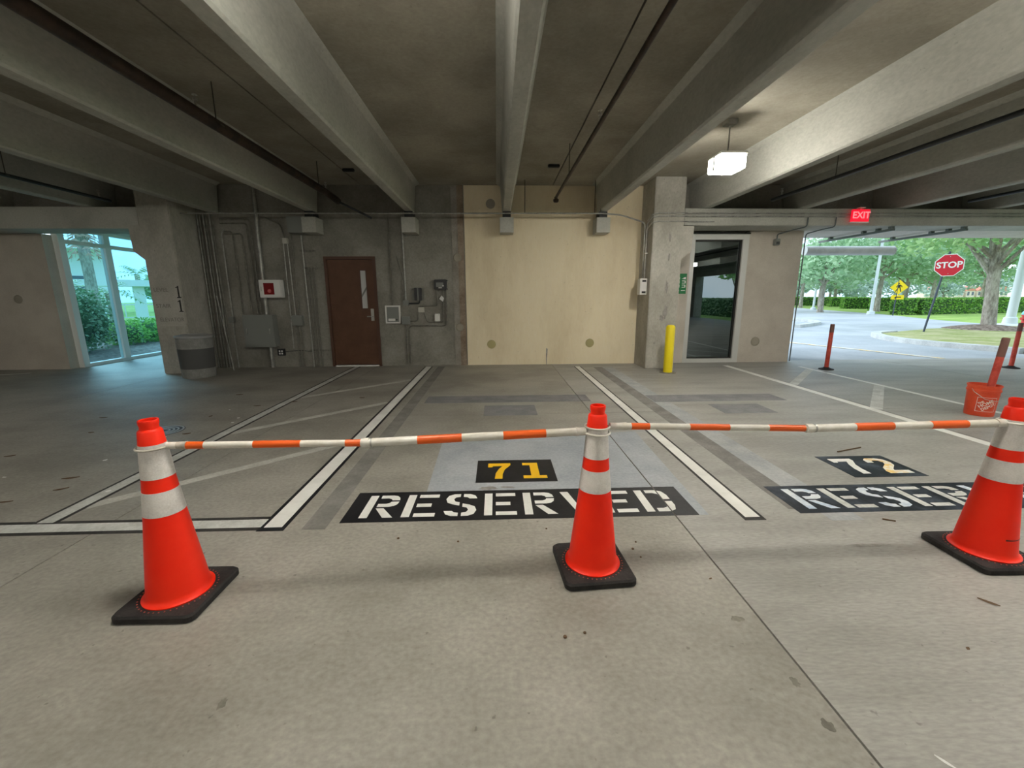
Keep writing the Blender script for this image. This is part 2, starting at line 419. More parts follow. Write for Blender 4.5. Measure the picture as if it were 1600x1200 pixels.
# ---- floor: slabs with recessed joints
floor = MB().box(X0, X1, Y0, 9.3, -0.30, -0.014).obj('floor', M['joint'])
tag(floor, 'grey concrete garage floor cut into large slabs', kind='structure')
jx = [X0, -10.09, -6.33, -2.57, 1.19, 4.95, 8.71, 12.47, X1]
jy = [Y0, -8.7, -4.1, 0.5, 5.12, 9.3]
for i in range(len(jx) - 1):
    for j in range(len(jy) - 1):
        g = 0.007
        MB().box(jx[i] + g*.7, jx[i+1] - g*.7, jy[j] + g*.4, jy[j+1] - g*.4, -0.014, 0.0).obj('slab', M['floor_b' if jx[i] > 1 else 'floor'], floor)
passage = MB().box(-9.0, -6.2, 9.3, 14.0, -0.3, 0.0).obj('passage_slab', M['floor'], floor)

# ---- ceiling: tee flanges (parts) and their stems (parts)
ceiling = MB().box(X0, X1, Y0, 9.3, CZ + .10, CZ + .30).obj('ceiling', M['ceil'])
tag(ceiling, 'raw concrete ceiling of precast tees with deep stems', kind='structure')
STEM = [0.22 + 1.92 * k for k in range(-7, 8)]
tee_edges = [1.16 + 3.84 * k for k in range(-4, 5)]
ce = [X0] + [e for e in tee_edges if X0 < e < X1] + [X1]
for a, b in zip(ce[:-1], ce[1:]):
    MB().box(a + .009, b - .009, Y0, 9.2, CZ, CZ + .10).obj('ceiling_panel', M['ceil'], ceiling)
for c in STEM:
    if not X0 < c < X1: continue
    p = [(c - .085, BZ + .02), (c - .065, BZ), (c + .065, BZ), (c + .085, BZ + .02), (c + .125, CZ - .05), (c + .20, CZ), (c - .20, CZ), (c - .125, CZ - .05)]
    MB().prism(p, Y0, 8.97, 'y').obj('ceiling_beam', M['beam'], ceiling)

# ---- end wall (with the brown door) as a concrete shear wall
DX0, DX1, DZ1 = -3.535, -2.49, 2.28
wall = MB()
wall.box(-5.98, DX0, WY, WY + .25, 0, CZ)
wall.box(DX1, -0.64, WY, WY + .25, 0, CZ)
wall.box(DX0, DX1, WY, WY + .25, DZ1, CZ)
wall.box(-0.64, 3.05, WY, WY + .25, 0, CZ)
wall_back = wall.obj('wall_back', M['wall'])
tag(wall_back, 'bare concrete end wall with brown door and cream painted panel', kind='structure')
MB().box(-0.64, 3.02, WY - .012, WY, 0, CZ).obj('painted_panel', M['cream'], wall_back)['label'] = 'cream painted wall panel'
MB().box(-0.66, -0.78, WY - .030, WY, 0, CZ).obj('brown_strip', M['strip'], wall_back)
MB().box(-0.78, -0.90, WY - .018, WY, 0, CZ).obj('grey_strip', M['band'], wall_back)
for x, z in ((-0.80, 2.25), (-0.79, 0.82), (-.82, 1.45)):
    if z == 1.45: continue
    MB().lathe([(0.085, 0), (0.07, .012), (.05, .004), (0, .002)], 24).obj('tie_hole_plug', M['plug_grey'], wall_back, True, (x, WY - .028, z)).rotation_euler = (pi/2, 0, 0)
for x, z, mm in ((-0.12, .45, 'plug'), (2.02, .46, 'plug'), (-.10, 3.30, 'plug_grey')):
    MB().lathe([(0.095, 0), (0.088, .012), (.05, .018), (0, .019)], 28).obj('tie_hole_plug', M[mm], wall_back, True, (x, WY - .010, z)).rotation_euler = (pi/2, 0, 0)
for k, c in enumerate(STEM):       # bearing corbels below the stems
    if -4.5 < c < 2.9:
        w = .135
        MB().prism([(c - w, 2.70), (c + w, 2.70), (c + w, 2.985), (c - w, 2.985)], 8.72, WY, 'y').obj('corbel', M['beam'], wall_back)
        MB().box(c - .08, c + .08, 8.76, WY - .05, 2.985, BZ - .001).obj('shadow_gap_pad', M['pipe_black'], wall_back)  # black pad, narrowed to stand in for a shadow gap under the stem

# ---- door
door = thing('door_1', ((DX0 + DX1)/2, WY, 0), label='brown steel door with narrow glass lite in concrete wall', kind='structure')
hw = (DX1 - DX0) / 2
f_ = MB()
f_.box(-hw, -hw + .055, -.03, .14, 0, DZ1); f_.box(hw - .055, hw, -.03, .14, 0, DZ1); f_.box(-hw + .055, hw - .055, -.03, .14, DZ1 - .06, DZ1)
f_.obj('door_frame', M['door_frame'], door)
lx0, lx1, lz0, lz1 = .19, .305, 1.23, 2.0
lf = MB()
a, b, zt = -hw + .06, hw - .06, DZ1 - .065
lf.box(a, lx0, .0, .045, .035, zt); lf.box(lx1, b, .0, .045, .035, zt); lf.box(lx0, lx1, .0, .045, .035, lz0); lf.box(lx0, lx1, .0, .045, lz1, zt)
leaf = lf.obj('door_leaf', M['door'], door)
MB().box(lx0, lx1, .02, .03, lz0, lz1).obj('glass_lite', M['lite'], leaf)
MB().prism([(lx0, lz0 + .22), (lx1, lz0 + .40), (lx1, lz0 + .46), (lx0, lz0 + .28)], .016, .02, 'y').obj('stair_rail', M['greybox'], leaf)
t_ = MB(); t_.box(lx0 - .02, lx0, -.008, 0, lz0 - .02, lz1 + .02); t_.box(lx1, lx1 + .02, -.008, 0, lz0 - .02, lz1 + .02); t_.box(lx0, lx1, -.008, 0, lz0 - .02, lz0); t_.box(lx0, lx1, -.008, 0, lz1, lz1 + .02)
t_.obj('lite_trim', M['door_frame'], leaf)
MB().box(.36, .425, -.012, 0, .97, 1.22, .004).obj('handle_plate', M['steel'], leaf)
MB().tube([(.40, -.01, 1.06), (.40, -.06, 1.06), (.29, -.06, 1.06)], .011, 10, .02).obj('lever', M['steel'], leaf, True)
for z in (.35, 1.2, 1.98):
    MB().cyl((-hw + .058, -.012, z - .05), (-hw + .058, -.012, z + .05), .010).obj('hinge', M['door_frame'], leaf)
MB().box(a, b, -.03, .10, 0, .022).obj('threshold', M['lite_bright'], door)
MB().box(-hw - .05, hw + .05, .20, .24, 0, 2.3).obj('stair_backing', M['whitebox'], door)

# ---- columns with a chamfered corbel
def column(x0, x1, side, label):
    t = thing('concrete_column', ((x0 + x1)/2, 8.7, 0), label=label, cat='column', group='square concrete columns of the end wall')
    h = (x1 - x0) / 2
    MB().box(-h, h, -.33, .60, 0, CZ, .012).obj('shaft', M['column'], t)
    s = side
    q = [(s*h, 2.15), (s*(h + .20), 2.32), (s*(h + .22), 2.775), (s*h, 2.775)]
    MB().prism(q, -.30, .36, 'y').obj('corbel', M['column'], t)
    return t
colL = column(-6.55, -5.97, -1, 'square concrete column carrying level and stair lettering')
colR = column(3.02, 3.61, 1, 'square concrete column beside yellow bollard')

# ---- spandrel beams resting on the columns
def spandrel(name, x0, x1, z0, label):
    t = thing(name, ((x0 + x1)/2, 8.8, z0), label=label, cat='beam')
    h = (x1 - x0)/2
    MB().box(-h, h, -.40, .28, 0, BZ - .005 - z0, .01).obj('ledge', M['beam'], t)
    MB().box(-h, h, .17, .28, BZ - .005 - z0, CZ - z0).obj('upstand', M['wall'], t)
    return t
spL = spandrel('spandrel_beam', X0, -6.56, 2.72, 'long concrete ledge beam above lobby window passage')
spR = spandrel('spandrel_beam', 3.62, X1, 2.785, 'long concrete ledge beam above driveway opening')

# ---- walls right of the column (window wall) and left of the passage
wr = MB()
wr.box(3.55, 4.10, WY, 10.2, 0, 2.785); wr.box(5.34, 6.50, WY, 10.2, 0, 2.785)
wall_right = wr.obj('wall_right', M['stucco'])
tag(wall_right, 'pale wall piers either side of tall dark window', kind='structure')
MB().lathe([(0.10, 0), (0.085, .012), (.05, .016), (0, .017)], 24).obj('tie_hole_plug', M['plug_grey'], wall_right, True, (5.71, WY - .002, .46)).rotation_euler = (pi/2, 0, 0)
wl = MB(); wl.box(X0, -9.0, 9.06, 9.26, 0, 2.72)
wall_left = wl.obj('wall_left', M['stucco'])
tag(wall_left, 'plain concrete wall left of the lobby window', kind='structure')
MB().lathe([(0.085, 0), (0.075, .012), (.05, .018), (0, .019)], 24).obj('tie_hole_plug', M['plug_grey'], wall_left, True, (-9.72, 9.056, 1.45)).rotation_euler = (pi/2, 0, 0)
tag(MB().box(X0 - .2, X0, Y0, 9.3, 0, CZ).obj('wall_side', M['wall']), 'bare concrete side wall of the garage', kind='structure')
tag(MB().box(X0, X1, Y0 - .2, Y0, 0, CZ).obj('wall_rear', M['wall']), 'bare concrete rear wall of the garage', kind='structure')
# passage shell behind the left opening
ps = MB(); ps.box(-6.35, -6.2, 9.3, 14.0, 0, 2.72); ps.box(-9.1, -6.0, 9.08, 14.15, 2.92, 3.1); ps.box(-6.56, -6.2, 9.08, 9.3, 0, 2.72)
tag(ps.obj('wall_passage', M['stucco']), 'pale walls of the lobby passage', kind='structure')
# outside soffit above the driveway opening
tag(MB().box(3.6, 18, 9.09, 10.2, 2.79, 3.7).obj('ceiling_soffit', M['soffit']), 'pale soffit band above driveway opening', kind='structure')
# lobby behind the right window, shade of an unlit room put into near-black walls
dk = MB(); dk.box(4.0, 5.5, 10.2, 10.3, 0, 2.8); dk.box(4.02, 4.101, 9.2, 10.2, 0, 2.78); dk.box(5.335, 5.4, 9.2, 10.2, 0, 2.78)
tag(dk.obj('wall_lobby', M['room_dark']), 'lobby wall painted dark as unlit behind dark glass', kind='structure')

# ---- window_1: storefront along the passage (plane x = -8.95)
win1 = thing('window_1', (-8.95, 9.27, 0), label='aluminium framed tinted lobby window beside the passage', kind='structure')
def bar1(y0, y1, z0, z1, nm, d=.07):
    return MB().box(-d, d*.6, y0, y1, z0, z1, .004).obj(nm, M['alu_daylit'], win1)
bar1(0, 4.7, 0, .07, 'sill', .09); bar1(0, 4.7, 2.86, 2.92, 'head'); bar1(0, .14, 0.07, 2.86, 'jamb', .08)
bar1(.07, 4.7, 2.58, 2.66, 'transom', .06)
for y in (1.05, 2.45, 3.7): bar1(y, y + .15, .07, 2.58, 'mullion', .075); bar1(y, y + .15, 2.66, 2.86, 'mullion', .075)
ys = [.14, 1.05, 1.20, 2.45, 2.60, 3.7, 3.85, 4.7]
for k in range(0, 8, 2):
    for z0, z1 in ((.07, 2.58), (2.66, 2.86)):
        MB().box(-.012, -.004, ys[k], ys[k+1], z0, z1).obj('pane', M['glass_tint'], win1)

win3 = thing('added_window', (-7.6, 14.02, 0), label='tinted glazed screen added at the passage end to let daylight in', kind='structure')  # unseen glazing, added to bring more daylight into the passage
for (x0, x1, z0, z1, nm) in ((-1.4, -1.3, 0, 2.9, 'jamb'), (1.15, 1.25, 0, 2.9, 'jamb'), (-.08, .04, .08, 2.8, 'mullion'), (-1.3, 1.15, 0, .08, 'sill'), (-1.3, 1.15, 2.8, 2.9, 'head')):
    MB().box(x0, x1, -.06, .06, z0, z1, .004).obj(nm, M['alu_daylit'], win3)
for x0, x1 in ((-1.3, -.08), (.04, 1.15)): MB().box(x0, x1, -.004, .004, .08, 2.8).obj('pane', M['glass_tint'], win3)

# ---- window_2: tall dark window
win2 = thing('window_2', (4.72, WY + .03, 0), label='tall dark reflective window in grey metal frame', kind='structure')
w = .62
for (x0, x1, z0, z1, nm) in ((-w, -w + .09, 0, 2.72, 'jamb'), (w - .13, w, 0, 2.72, 'jamb'), (-w + .09, w - .13, 0, .09, 'sill'), (-w + .09, w - .13, 2.61, 2.72, 'head')):
    MB().box(x0, x1, -.04, .09, z0, z1, .004).obj(nm, M['alu'], win2)
for (x0, x1, z0, z1) in ((-w + .09, -w + .105, .09, 2.61), (w - .145, w - .13, .09, 2.61), (-w + .105, w - .145, .09, .105), (-w + .105, w - .145, 2.585, 2.61)):
    MB().box(x0, x1, .0, .07, z0, z1).obj('gasket', M['gasket'], win2)
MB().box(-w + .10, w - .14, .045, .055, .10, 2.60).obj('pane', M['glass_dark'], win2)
MB().box(-w - .02, w + .02, -.035, .02, 2.722, 2.75).obj('head_seal', M['gasket'], win2)

# ---- outside ground
ground = MB().box(-140, 330, 9.31, 260, -0.5, -0.03).obj('ground', M['lawn'])
tag(ground, 'green lawn beyond the driveway', kind='structure')
tag(MB().box(-140, X0 - .2, -60, 9.31, -0.5, -0.03).obj('ground_west', M['lawn']), 'lawn beside the garage', kind='structure')
tag(MB().box(X1, 160, -60, 9.31, -0.5, -0.03).obj('ground_east', M['lawn']), 'lawn along the open garage side', kind='structure')
road_poly = [(6.3, 9.3), (32, 9.3), (32, 12), (27, 17), (25.1, 21.1), (26.5, 25), (29.0, 29.8), (30.5, 33), (33.5, 42), (40, 60), (46, 80), (38, 80), (27, 50), (19, 34), (13, 24), (6.3, 20), (2, 18), (2, 10.25), (6.3, 10.25)]
road = tag(MB().prism(road_poly, -0.2, -0.008).obj('road', M['asphalt']), 'pale concrete driveway outside the garage', kind='structure')

def curb(name, pts, label, w=.28, h=.13):
    t = MB()
    n = len(pts)
    P = [Vector((p[0], p[1], 0)) for p in pts]
    L, R = [], []
    for i in range(n):
        d = (P[min(i+1, n-1)] - P[max(i-1, 0)]).normalized(); s = Vector((-d.y, d.x, 0))
        L.append(P[i] + s * w/2); R.append(P[i] - s * w/2)
    poly = [(p.x, p.y) for p in L] + [(p.x, p.y) for p in R[::-1]]
    t.prism(poly, -0.05, h)
    return tag(t.obj(name, M['curb']), label, 'curb')
def arc_pts(pts, sub=4):
    out = []
    P = [Vector((p[0], p[1], 0)) for p in pts]
    for i in range(len(P) - 1):
        p0, p1, p2, p3 = P[max(i-1, 0)], P[i], P[i+1], P[min(i+2, len(P)-1)]
        for k in range(sub):
            t = k / sub
            q = .5 * ((2*p1) + (p2 - p0)*t + (2*p0 - 5*p1 + 4*p2 - p3)*t*t + (3*p1 - p0 - 3*p2 + p3)*t**3)
            out.append((q.x, q.y))
    out.append(tuple(P[-1][:2]))
    return out
isl_front = arc_pts([(15.2, 15.5), (14.1, 15.0), (13.3, 14.0), (12.85, 12.8), (12.9, 11.4), (13.3, 10.0)])
isl_back = [(32, 10), (32, 12.2), (27, 17.2), (24.5, 18.9), (21.3, 17.85), (17.8, 16.75)]
tag(MB().prism(isl_front + isl_back, -.05, .09).obj('island_lawn', M['drygrass']), 'thin grass island with curb around stop sign', kind='structure')
curb('curb', [(p[0] - .1, p[1] + .02) for p in isl_front], 'pale concrete curb bordering the stop sign island')
curb('curb', arc_pts([(14.0, 19.2), (16.5, 21.2), (17.6, 23.2), (17.3, 25.5), (15.5, 27)]), 'curved concrete curb across the driveway')

# ================================================================ FLOOR MARKINGS
def marking(name, poly, mtl, label, z=.0015, group=None, cutx=None, cat='floor marking'):
    mb = MB().prism(poly, 0.0, z)
    if cutx: mb.cut(cutx, .012)
    return tag(mb.obj(name, mtl), label, cat, group)
def rect(x0, y0, x1, y1): return [(x0, y0), (x1, y0), (x1, y1), (x0, y1)]
def stripe_poly(a, b, w):
    d = Vector((b[0]-a[0], b[1]-a[1])).normalized(); s = Vector((-d.y, d.x)) * w/2
    return [(a[0]-s.x, a[1]-s.y), (b[0]-s.x, b[1]-s.y), (b[0]+s.x, b[1]+s.y), (a[0]+s.x, a[1]+s.y)]
# bordered white stall lines: thing > black border, white stripe
def stall_line(x, y0, y1, w, b, label, mw='white', mb_='black'):
    t = thing('stall_line', (x, y0, 0), label=label, cat='floor marking')
    MB().prism(rect(-w/2 - b, -b, w/2 + b, y1 - y0), 0, .0014).obj('black_border', M[mb_], t)
    MB().prism(rect(-w/2, .015, w/2, y1 - y0), .0014, .0024).obj('white_stripe', M[mw], t)
    return t
stall_line(-1.46, 2.50, 8.9, .115, .028, 'bright white stall line with black border beside the RESERVED panel')
stall_line(1.695, 2.49, 8.72, .10, .022, 'white stall line with thin dark border between spaces 71 and 72', mb_='black_edge')
stall_line(-3.0, 2.62, 9.0, .10, .028, 'dull white line with dark border left of hatched strip', 'worn_white', 'black_edge')
t = thing('cross_line', (-2.4, 2.57, 0), label='dull white cross line closing the hatched strip', cat='floor marking')
MB().prism(rect(-2.6, -.085, .86, .085), 0, .0012).obj('black_border', M['black_edge'], t)
MB().prism(rect(-2.6, -.050, .86, .050), .0012, .0020).obj('white_stripe', M['worn_white'], t)
for a, b, lab in (((-2.93, 4.50), (-1.55, 5.80), 'faded middle hatch line left of the bright stall line'), ((-2.94, 2.86), (-1.55, 4.14), 'faded hatch line behind the cone by the drain'), ((-2.93, 6.16), (-1.55, 7.46), 'faded hatch line closest to the brown door')):
    marking('hatch_line', stripe_poly(a, b, .10), M['faint_white'], lab, .0011, 'faded hatch lines')
marking('line_remnant', rect(-1.265, 2.48, -1.115, 8.9), M['ghost2'], 'dark grey ground-off line along the bright white stall line', .0011)
marking('panel_remnant', rect(-1.03, 5.72, 1.32, 6.13), M['ghost'], 'long dark grey painted-over strip between the two bordered stall lines', .0012, cutx=1.19)
marking('number_remnant', rect(-.18, 5.05, .50, 5.55), M['ghost'], 'dark grey painted-over rectangle behind the yellow number', .0012)
marking('grey_coat', [(-.54, 2.55), (1.42, 2.55), (1.50, 4.35), (-.57, 4.10)], M['bluegrey'], 'pale bluish grey coat under the yellow 71 panel', .0008, cutx=1.19)
marking('line_remnant', rect(2.19, 2.44, 2.41, 8.6), M['bluefaint'], 'pale bluish painted-over line in space 72', .0009)
marking('line_remnant', rect(2.01, 2.60, 2.19, 8.6), M['ghost2'], 'faint brownish ground-off line beside the pale bluish line', .0008)
marking('panel_remnant', rect(2.2, 5.62, 4.10, 6.03), M['ghost'], 'long dark grey painted-over strip crossing the pale bluish line', .0012)
marking('number_remnant', rect(2.87, 5.0, 3.55, 5.46), M['ghost'], 'faint dark rectangle in the space with the worn number', .0013)
marking('side_line', rect(4.80, 2.0, 4.915, 8.66), M['white'], 'plain white line right of space 72', .0015)
marking('side_line', rect(6.25, 2.0, 6.34, 8.42), M['white'], 'plain white line beside the red bucket', .0015)
for a, b, lab in (((4.92, 6.66), (6.25, 8.06), 'white hatch line closest to the pale pier'), ((4.92, 5.10), (6.25, 6.50), 'white hatch line in front of the red post')):
    marking('hatch_line', stripe_poly(a, b, .13), M['worn_white'], lab, .0012, 'white hatch lines near driveway')
marking('bay_line', stripe_poly((-11.5, 7.65), (-9.35, 8.62), .10), M['worn_white'], 'white line running up to the plain wall left of the lobby window', .0012)
marking('edge_line', stripe_poly((10.4, 9.33), (9.2, 13.2), .18), M['worn_yellow'], 'pale yellow line on the driveway pavement', .002)

# ---- stencil glyphs (unit cell)
def rot(pp): return [(1 - u, 1 - v) for u, v in pp]
Sa = [(.45, 1), (.24, .995), (.07, .92), (0, .76), (.06, .60), (.22, .52), (.45, .455), (.45, .60), (.31, .64), (.25, .745), (.31, .84), (.45, .865)]
Sb = [(.55, 1), (.55, .865), (.68, .845), (.75, .78), (1.0, .78), (.93, .92), (.76, .995)]
def mir(pp): return [(u, 1 - v) for u, v in pp][::-1]
STEMP = [(0, 0), (.25, 0), (.25, 1), (0, 1)]
Da = [(.36, 1), (.36, .855), (.58, .855), (.72, .80), (.75, .70), (.75, .55), (1, .55), (1, .74), (.92, .92), (.72, 1)]
G = {
    'R': [STEMP, [(.36, 1), (.36, .86), (.62, .86), (.72, .82), (.75, .765), (1, .765), (.97, .88), (.87, .97), (.72, 1)],
          [(1, .70), (.75, .70), (.72, .645), (.62, .605), (.36, .605), (.36, .465), (.72, .465), (.88, .50), (.97, .58)],
          [(.36, .40), (.60, .40), (1.0, 0), (.70, 0)]],
    'E': [STEMP, [(.36, .855), (1, .855), (1, 1), (.36, 1)], [(.36, .43), (.82, .43), (.82, .575), (.36, .575)], [(.36, 0), (1, 0), (1, .145), (.36, .145)]],
    'S': [Sa, Sb, rot(Sa), rot(Sb)],
    'V': [[(0, 1), (.27, 1), (.49, .25), (.49, 0), (.38, 0)], [(1, 1), (.62, 0), (.55, 0), (.55, .25), (.73, 1)]],
    'D': [STEMP, Da, mir(Da)],
    '7': [[(0, 1), (1, 1), (1, .87), (.74, .58), (.64, .30), (.62, 0), (.30, 0), (.34, .33), (.48, .62), (.64, .81), (.22, .81), (.18, .74), (0, .74)]],
    '1': [[(0, 0), (1, 0), (1, .17), (.70, .17), (.70, 1), (.02, 1), (.02, .84), (.34, .84), (.34, .17), (0, .17)]],
    '2': [[(0, .70), (.05, .89), (.24, 1), (.70, 1), (.94, .90), (1, .70), (.88, .50), (.50, .27), (.42, .18), (1, .18), (1, 0), (0, 0), (0, .14), (.18, .36), (.58, .58), (.68, .70), (.62, .82), (.42, .85), (.30, .80), (.27, .70)]],
}
def stencil(name, text, x0, y0, w, h, mg, ml, label, tx0, tx1, ty0, ty1, gap, cutx=None, cat='floor marking'):
    t = thing(name, (x0, y0, 0), label=label, cat=cat)
    mb = MB().prism(rect(0, 0, w, h), 0, .0020)
    if cutx: mb.cut(cutx - x0, .010)
    mb.obj('black_panel', mg, t)
    n = len(text)
    cw = (tx1 - tx0 - gap * (n - 1)) / n
    for k, ch in enumerate(text):
        g = MB()
        ox = tx0 + k * (cw + gap)
        for poly in G[ch]:
            g.prism([(ox - x0 + u * cw, ty0 - y0 + v * (ty1 - ty0)) for u, v in poly], .0020, .0030)
        if cutx and ox < cutx < ox + cw: g.cut(cutx - x0, .010)
        g.obj('digit' if ch.isdigit() else 'letter', ml[k] if isinstance(ml, list) else ml, t)
    return t
stencil('reserved_panel', 'RESERVED', -1.05, 2.55, 2.405, .43, M['black'], M['white'], 'crisp black RESERVED panel with white stencil letters behind the cone', -.945, 1.245, 2.605, 2.925, .055, cutx=1.19)
stencil('space_number', '71', -.185, 3.12, .66, .46, M['black'], M['yellow'], 'black panel with yellow stencil number 71', -.09, .40, 3.185, 3.505, .10)
stencil('reserved_panel', 'RESERVED', 2.05, 2.54, 2.38, .41, M['worn_black'], [M['worn_blue'], M['worn_white']] + [M['worn_blue'], M['worn_white'], M['worn_white'], M['worn_blue'], M['white'], M['white']], 'scuffed black RESERVED panel with bluish white letters below number 72', 2.15, 4.32, 2.595, 2.895, .055)
stencil('space_number', '72', 2.90, 3.08, .62, .45, M['worn_black'], [M['white'], M['worn_yellow']], 'scuffed black panel with worn white number 72', 2.965, 3.465, 3.145, 3.465, .09)
# ---- stains on the slab, drawn as thin blots
def blot(x, y, rx, ry, seed, n=18):
    rnd = random.Random(seed)
    p = []
    for k in range(n):
        a = 2*pi*k/n; r = .55 + .45*rnd.random()
        p.append((x + rx*r*cos(a), y + ry*r*sin(a)))
    return p
for i, (x, y, rx, ry) in enumerate(((1.085, 1.625, .035, .022), (1.125, 1.30, .018, .03), (1.122, 1.135, .022, .028), (-.08, 3.02, .085, .04), (.07, 3.03, .07, .02), (1.96, 1.19, .03, .022), (2.18, 2.16, .16, .02), (-1.02, 1.30, .02, .03), (-.75, 1.05, .015, .02))):
    MB().prism(blot(x, y, rx, ry, i), .0008, .0012).obj('stain', M['faint_stain'] if i in (3, 4, 6) else M['stain'], floor)

for i, (x, z, rx, rz_) in enumerate(((.045, 2.55, .03, .10), (.05, 2.20, .025, .09), (.04, 1.62, .03, .15), (.045, 1.15, .06, .16), (-.02, 1.02, .05, .07), (-.14, .52, .02, .03))):
    MB().prism(blot(x, z, rx, rz_, 60 + i), -.3315, -.330, 'y').obj('stain', M['faint_stain'], colR)
MB().prism([(1.07, .36), (1.10, .34), (1.095, .24), (1.085, .10), (1.082, 0), (1.070, 0), (1.066, .2)], WY - .0132, WY - .012, 'y').obj('drip_stain', M['faint_stain'], wall_back)
# ---- drain cover
dr = thing('floor_drain', (-3.74, 4.62, 0), label='round iron drain cover with concentric rings', cat='drain')
MB().lathe([(.20, 0), (.20, .003), (0, .003)], 32).obj('plate', M['iron'], dr)
for r in (.05, .09, .13, .175):
    MB().lathe([(r, .003), (r, .006), (r + .016, .006), (r + .016, .003)], 32, cap0=False, cap1=False).obj('ring', M['iron_worn'], dr)

# ================================================================ TRAFFIC CONES
def make_cone(loc, rz, label):
    t = thing('traffic_cone', loc, rz, label, 'traffic cone', 'tall orange traffic cones')
    h = .187
    # base: chamfered rubber plate with rounded corners
    def rr(hh, rad, n=5):
        p = []
        for cx, cy, a0 in ((hh - rad, hh - rad, 0), (-hh + rad, hh - rad, 90), (-hh + rad, -hh + rad, 180), (hh - rad, -hh + rad, 270)):
            for k in range(n + 1):
                a = radians(a0 + 90 * k / n); p.append((cx + rad * cos(a), cy + rad * sin(a)))
        return p
    b = MB()
    rings = []
    for hh, z in ((h - .006, 0), (h, .005), (h, .030), (h - .008, .040)):
        rings.append([b.b.verts.new((p[0], p[1], z)) for p in rr(hh, .035)])
    for A, B in zip(rings[:-1], rings[1:]):
        n = len(A)
        for k in range(n): b.b.faces.new((A[k], A[(k+1) % n], B[(k+1) % n], B[k]))
    b.b.faces.new(rings[0][::-1]); b.b.faces.new(rings[-1])
    b.obj('base', M['rubber'], t)
    prof = [(.146, .040), (.147, .046), (.140, .050), (.131, .058), (.127, .075), (.0815, .47), (.070, .58), (.0640, .64), (.0525, .80), (.0465, .862), (.0425, .868), (.0365, .872), (.0355, .884), (.0385, .896), (.0390, .910), (.0375, .914), (.032, .914), (.030, .88), (.040, .80)]
    MB().lathe(prof, 48, cap0=False, cap1=False).obj('body', M['orange'], t, True)
    def rat(z):
        for (r0, z0), (r1, z1) in zip(prof[4:9], prof[5:10]):
            if z0 <= z <= z1: return r0 + (r1 - r0) * (z - z0) / (z1 - z0)
    for z0, z1 in ((.645, .803), (.468, .582)):
        zs = [z0 + (z1 - z0) * k / 4 for k in range(5)]
        p = [(rat(z) + .0014, z) for z in zs]
        MB().lathe([(p[0][0] - .0012, z0)] + p + [(p[-1][0] - .0012, z1)], 48, cap0=False, cap1=False).obj('reflective_band', M['collar'], t, True)
    s = MB()
    for k in range(44):
        a = 2*pi*k/44
        c, d = cos(a), sin(a)
        q = [(c*.157 - d*.0025, d*.157 + c*.0025), (c*.157 + d*.0025, d*.157 - c*.0025), (c*.163 + d*.0025, d*.163 - c*.0025), (c*.163 - d*.0025, d*.163 + c*.0025)]
        s.prism(q, .040, .0415)
    s.obj('stitch_ring', M['stitch'], t)
    return t
CL, CC, CR = (-1.585, 1.885), (.505, 2.03), (2.745, 2.045)
cone1 = make_cone((*CL, 0), radians(-1), 'orange cone with clean bright bands beside the drain and bordered line end')
cone2 = make_cone((*CC, 0), radians(4), 'orange cone standing in front of the crisp RESERVED panel')
cone3 = make_cone((*CR, 0), radians(-1), 'orange cone with dark scuff beside the scuffed RESERVED panel')
# scuff on the third cone
sc = MB()
zz = [.155, .163]
for k in range(9):
    pass
a0, a1 = radians(-105), radians(-50)
vs = []
for z in zz:
    r = .127 + (.0815 - .127) * (z - .075) / (.47 - .075) + .0008
    vs.append([sc.b.verts.new((r * cos(a0 + (a1-a0)*k/10), r * sin(a0 + (a1-a0)*k/10), z - .004*k/10*(1 if z == zz[1] else -1))) for k in range(11)])
for k in range(10): sc.b.faces.new((vs[0][k], vs[0][k+1], vs[1][k+1], vs[1][k]))
sc.obj('scuff_mark', M['ink'], cone3)

# ---- telescopic cone bars
def make_bar(A, J, B, ra, rb, stripesA, stripesB, label, ringsA, ringsB, dirty_end=False):
    """A, J, B: world ends and joint; stripes as x intervals (world)"""
    t = thing('cone_bar', J, 0, label, 'barrier bar', 'striped bars between the cones')
    Jv = Vector(J)
    loc = lambda p: Vector(p) - Jv
    def at(P, Q, x):
        s = (x - P[0]) / (Q[0] - P[0]); return Vector(P).lerp(Vector(Q), s) - Jv
    MB().tube([loc(A), loc(J)], ra, 20).obj('bar_half', M['pvc'], t, True)
    MB().tube([loc(J), loc(B)], rb, 20).obj('bar_half', M['pvc'], t, True)
    for x0, x1 in stripesA: MB().tube([at(A, J, x0), at(A, J, x1)], ra + .0007, 20).obj('orange_stripe', M['stripe'], t, True)
    for x0, x1 in stripesB: MB().tube([at(J, B, x0), at(J, B, x1)], rb + .0007, 20).obj('orange_stripe', M['stripe'], t, True)
    rj = max(ra, rb)
    MB().tube([at(A, J, J[0] - .012), at(J, B, J[0] + .022)], rj + .003, 20).obj('coupling', M['pvc'], t, True)
    MB().tube([at(J, B, J[0] + .03), at(J, B, J[0] + .038)], rb + .0022, 20).obj('coupling_ring', M['galv'], t, True)
    md = M['pvc_dirty'] if dirty_end else M['pvc']
    MB().tube([loc(A), at(A, J, A[0] + .085)], ra + .004, 20, radii=[ra * .75, ra + .004]).obj('end_sleeve', md, t, True)
    MB().tube([at(J, B, B[0] - .05), loc(B)], rb + .003, 20, radii=[rb + .003, rb * .75]).obj('end_sleeve', M['pvc'], t, True)
    for (cx, cy, cz, R) in ringsA: MB().torus(Vector((cx, cy, cz)) - Jv, R, .0055).obj('end_ring', md, t, True)
    for (cx, cy, cz, R) in ringsB: MB().torus(Vector((cx, cy, cz)) - Jv, R, .0055).obj('end_ring', M['pvc'], t, True)
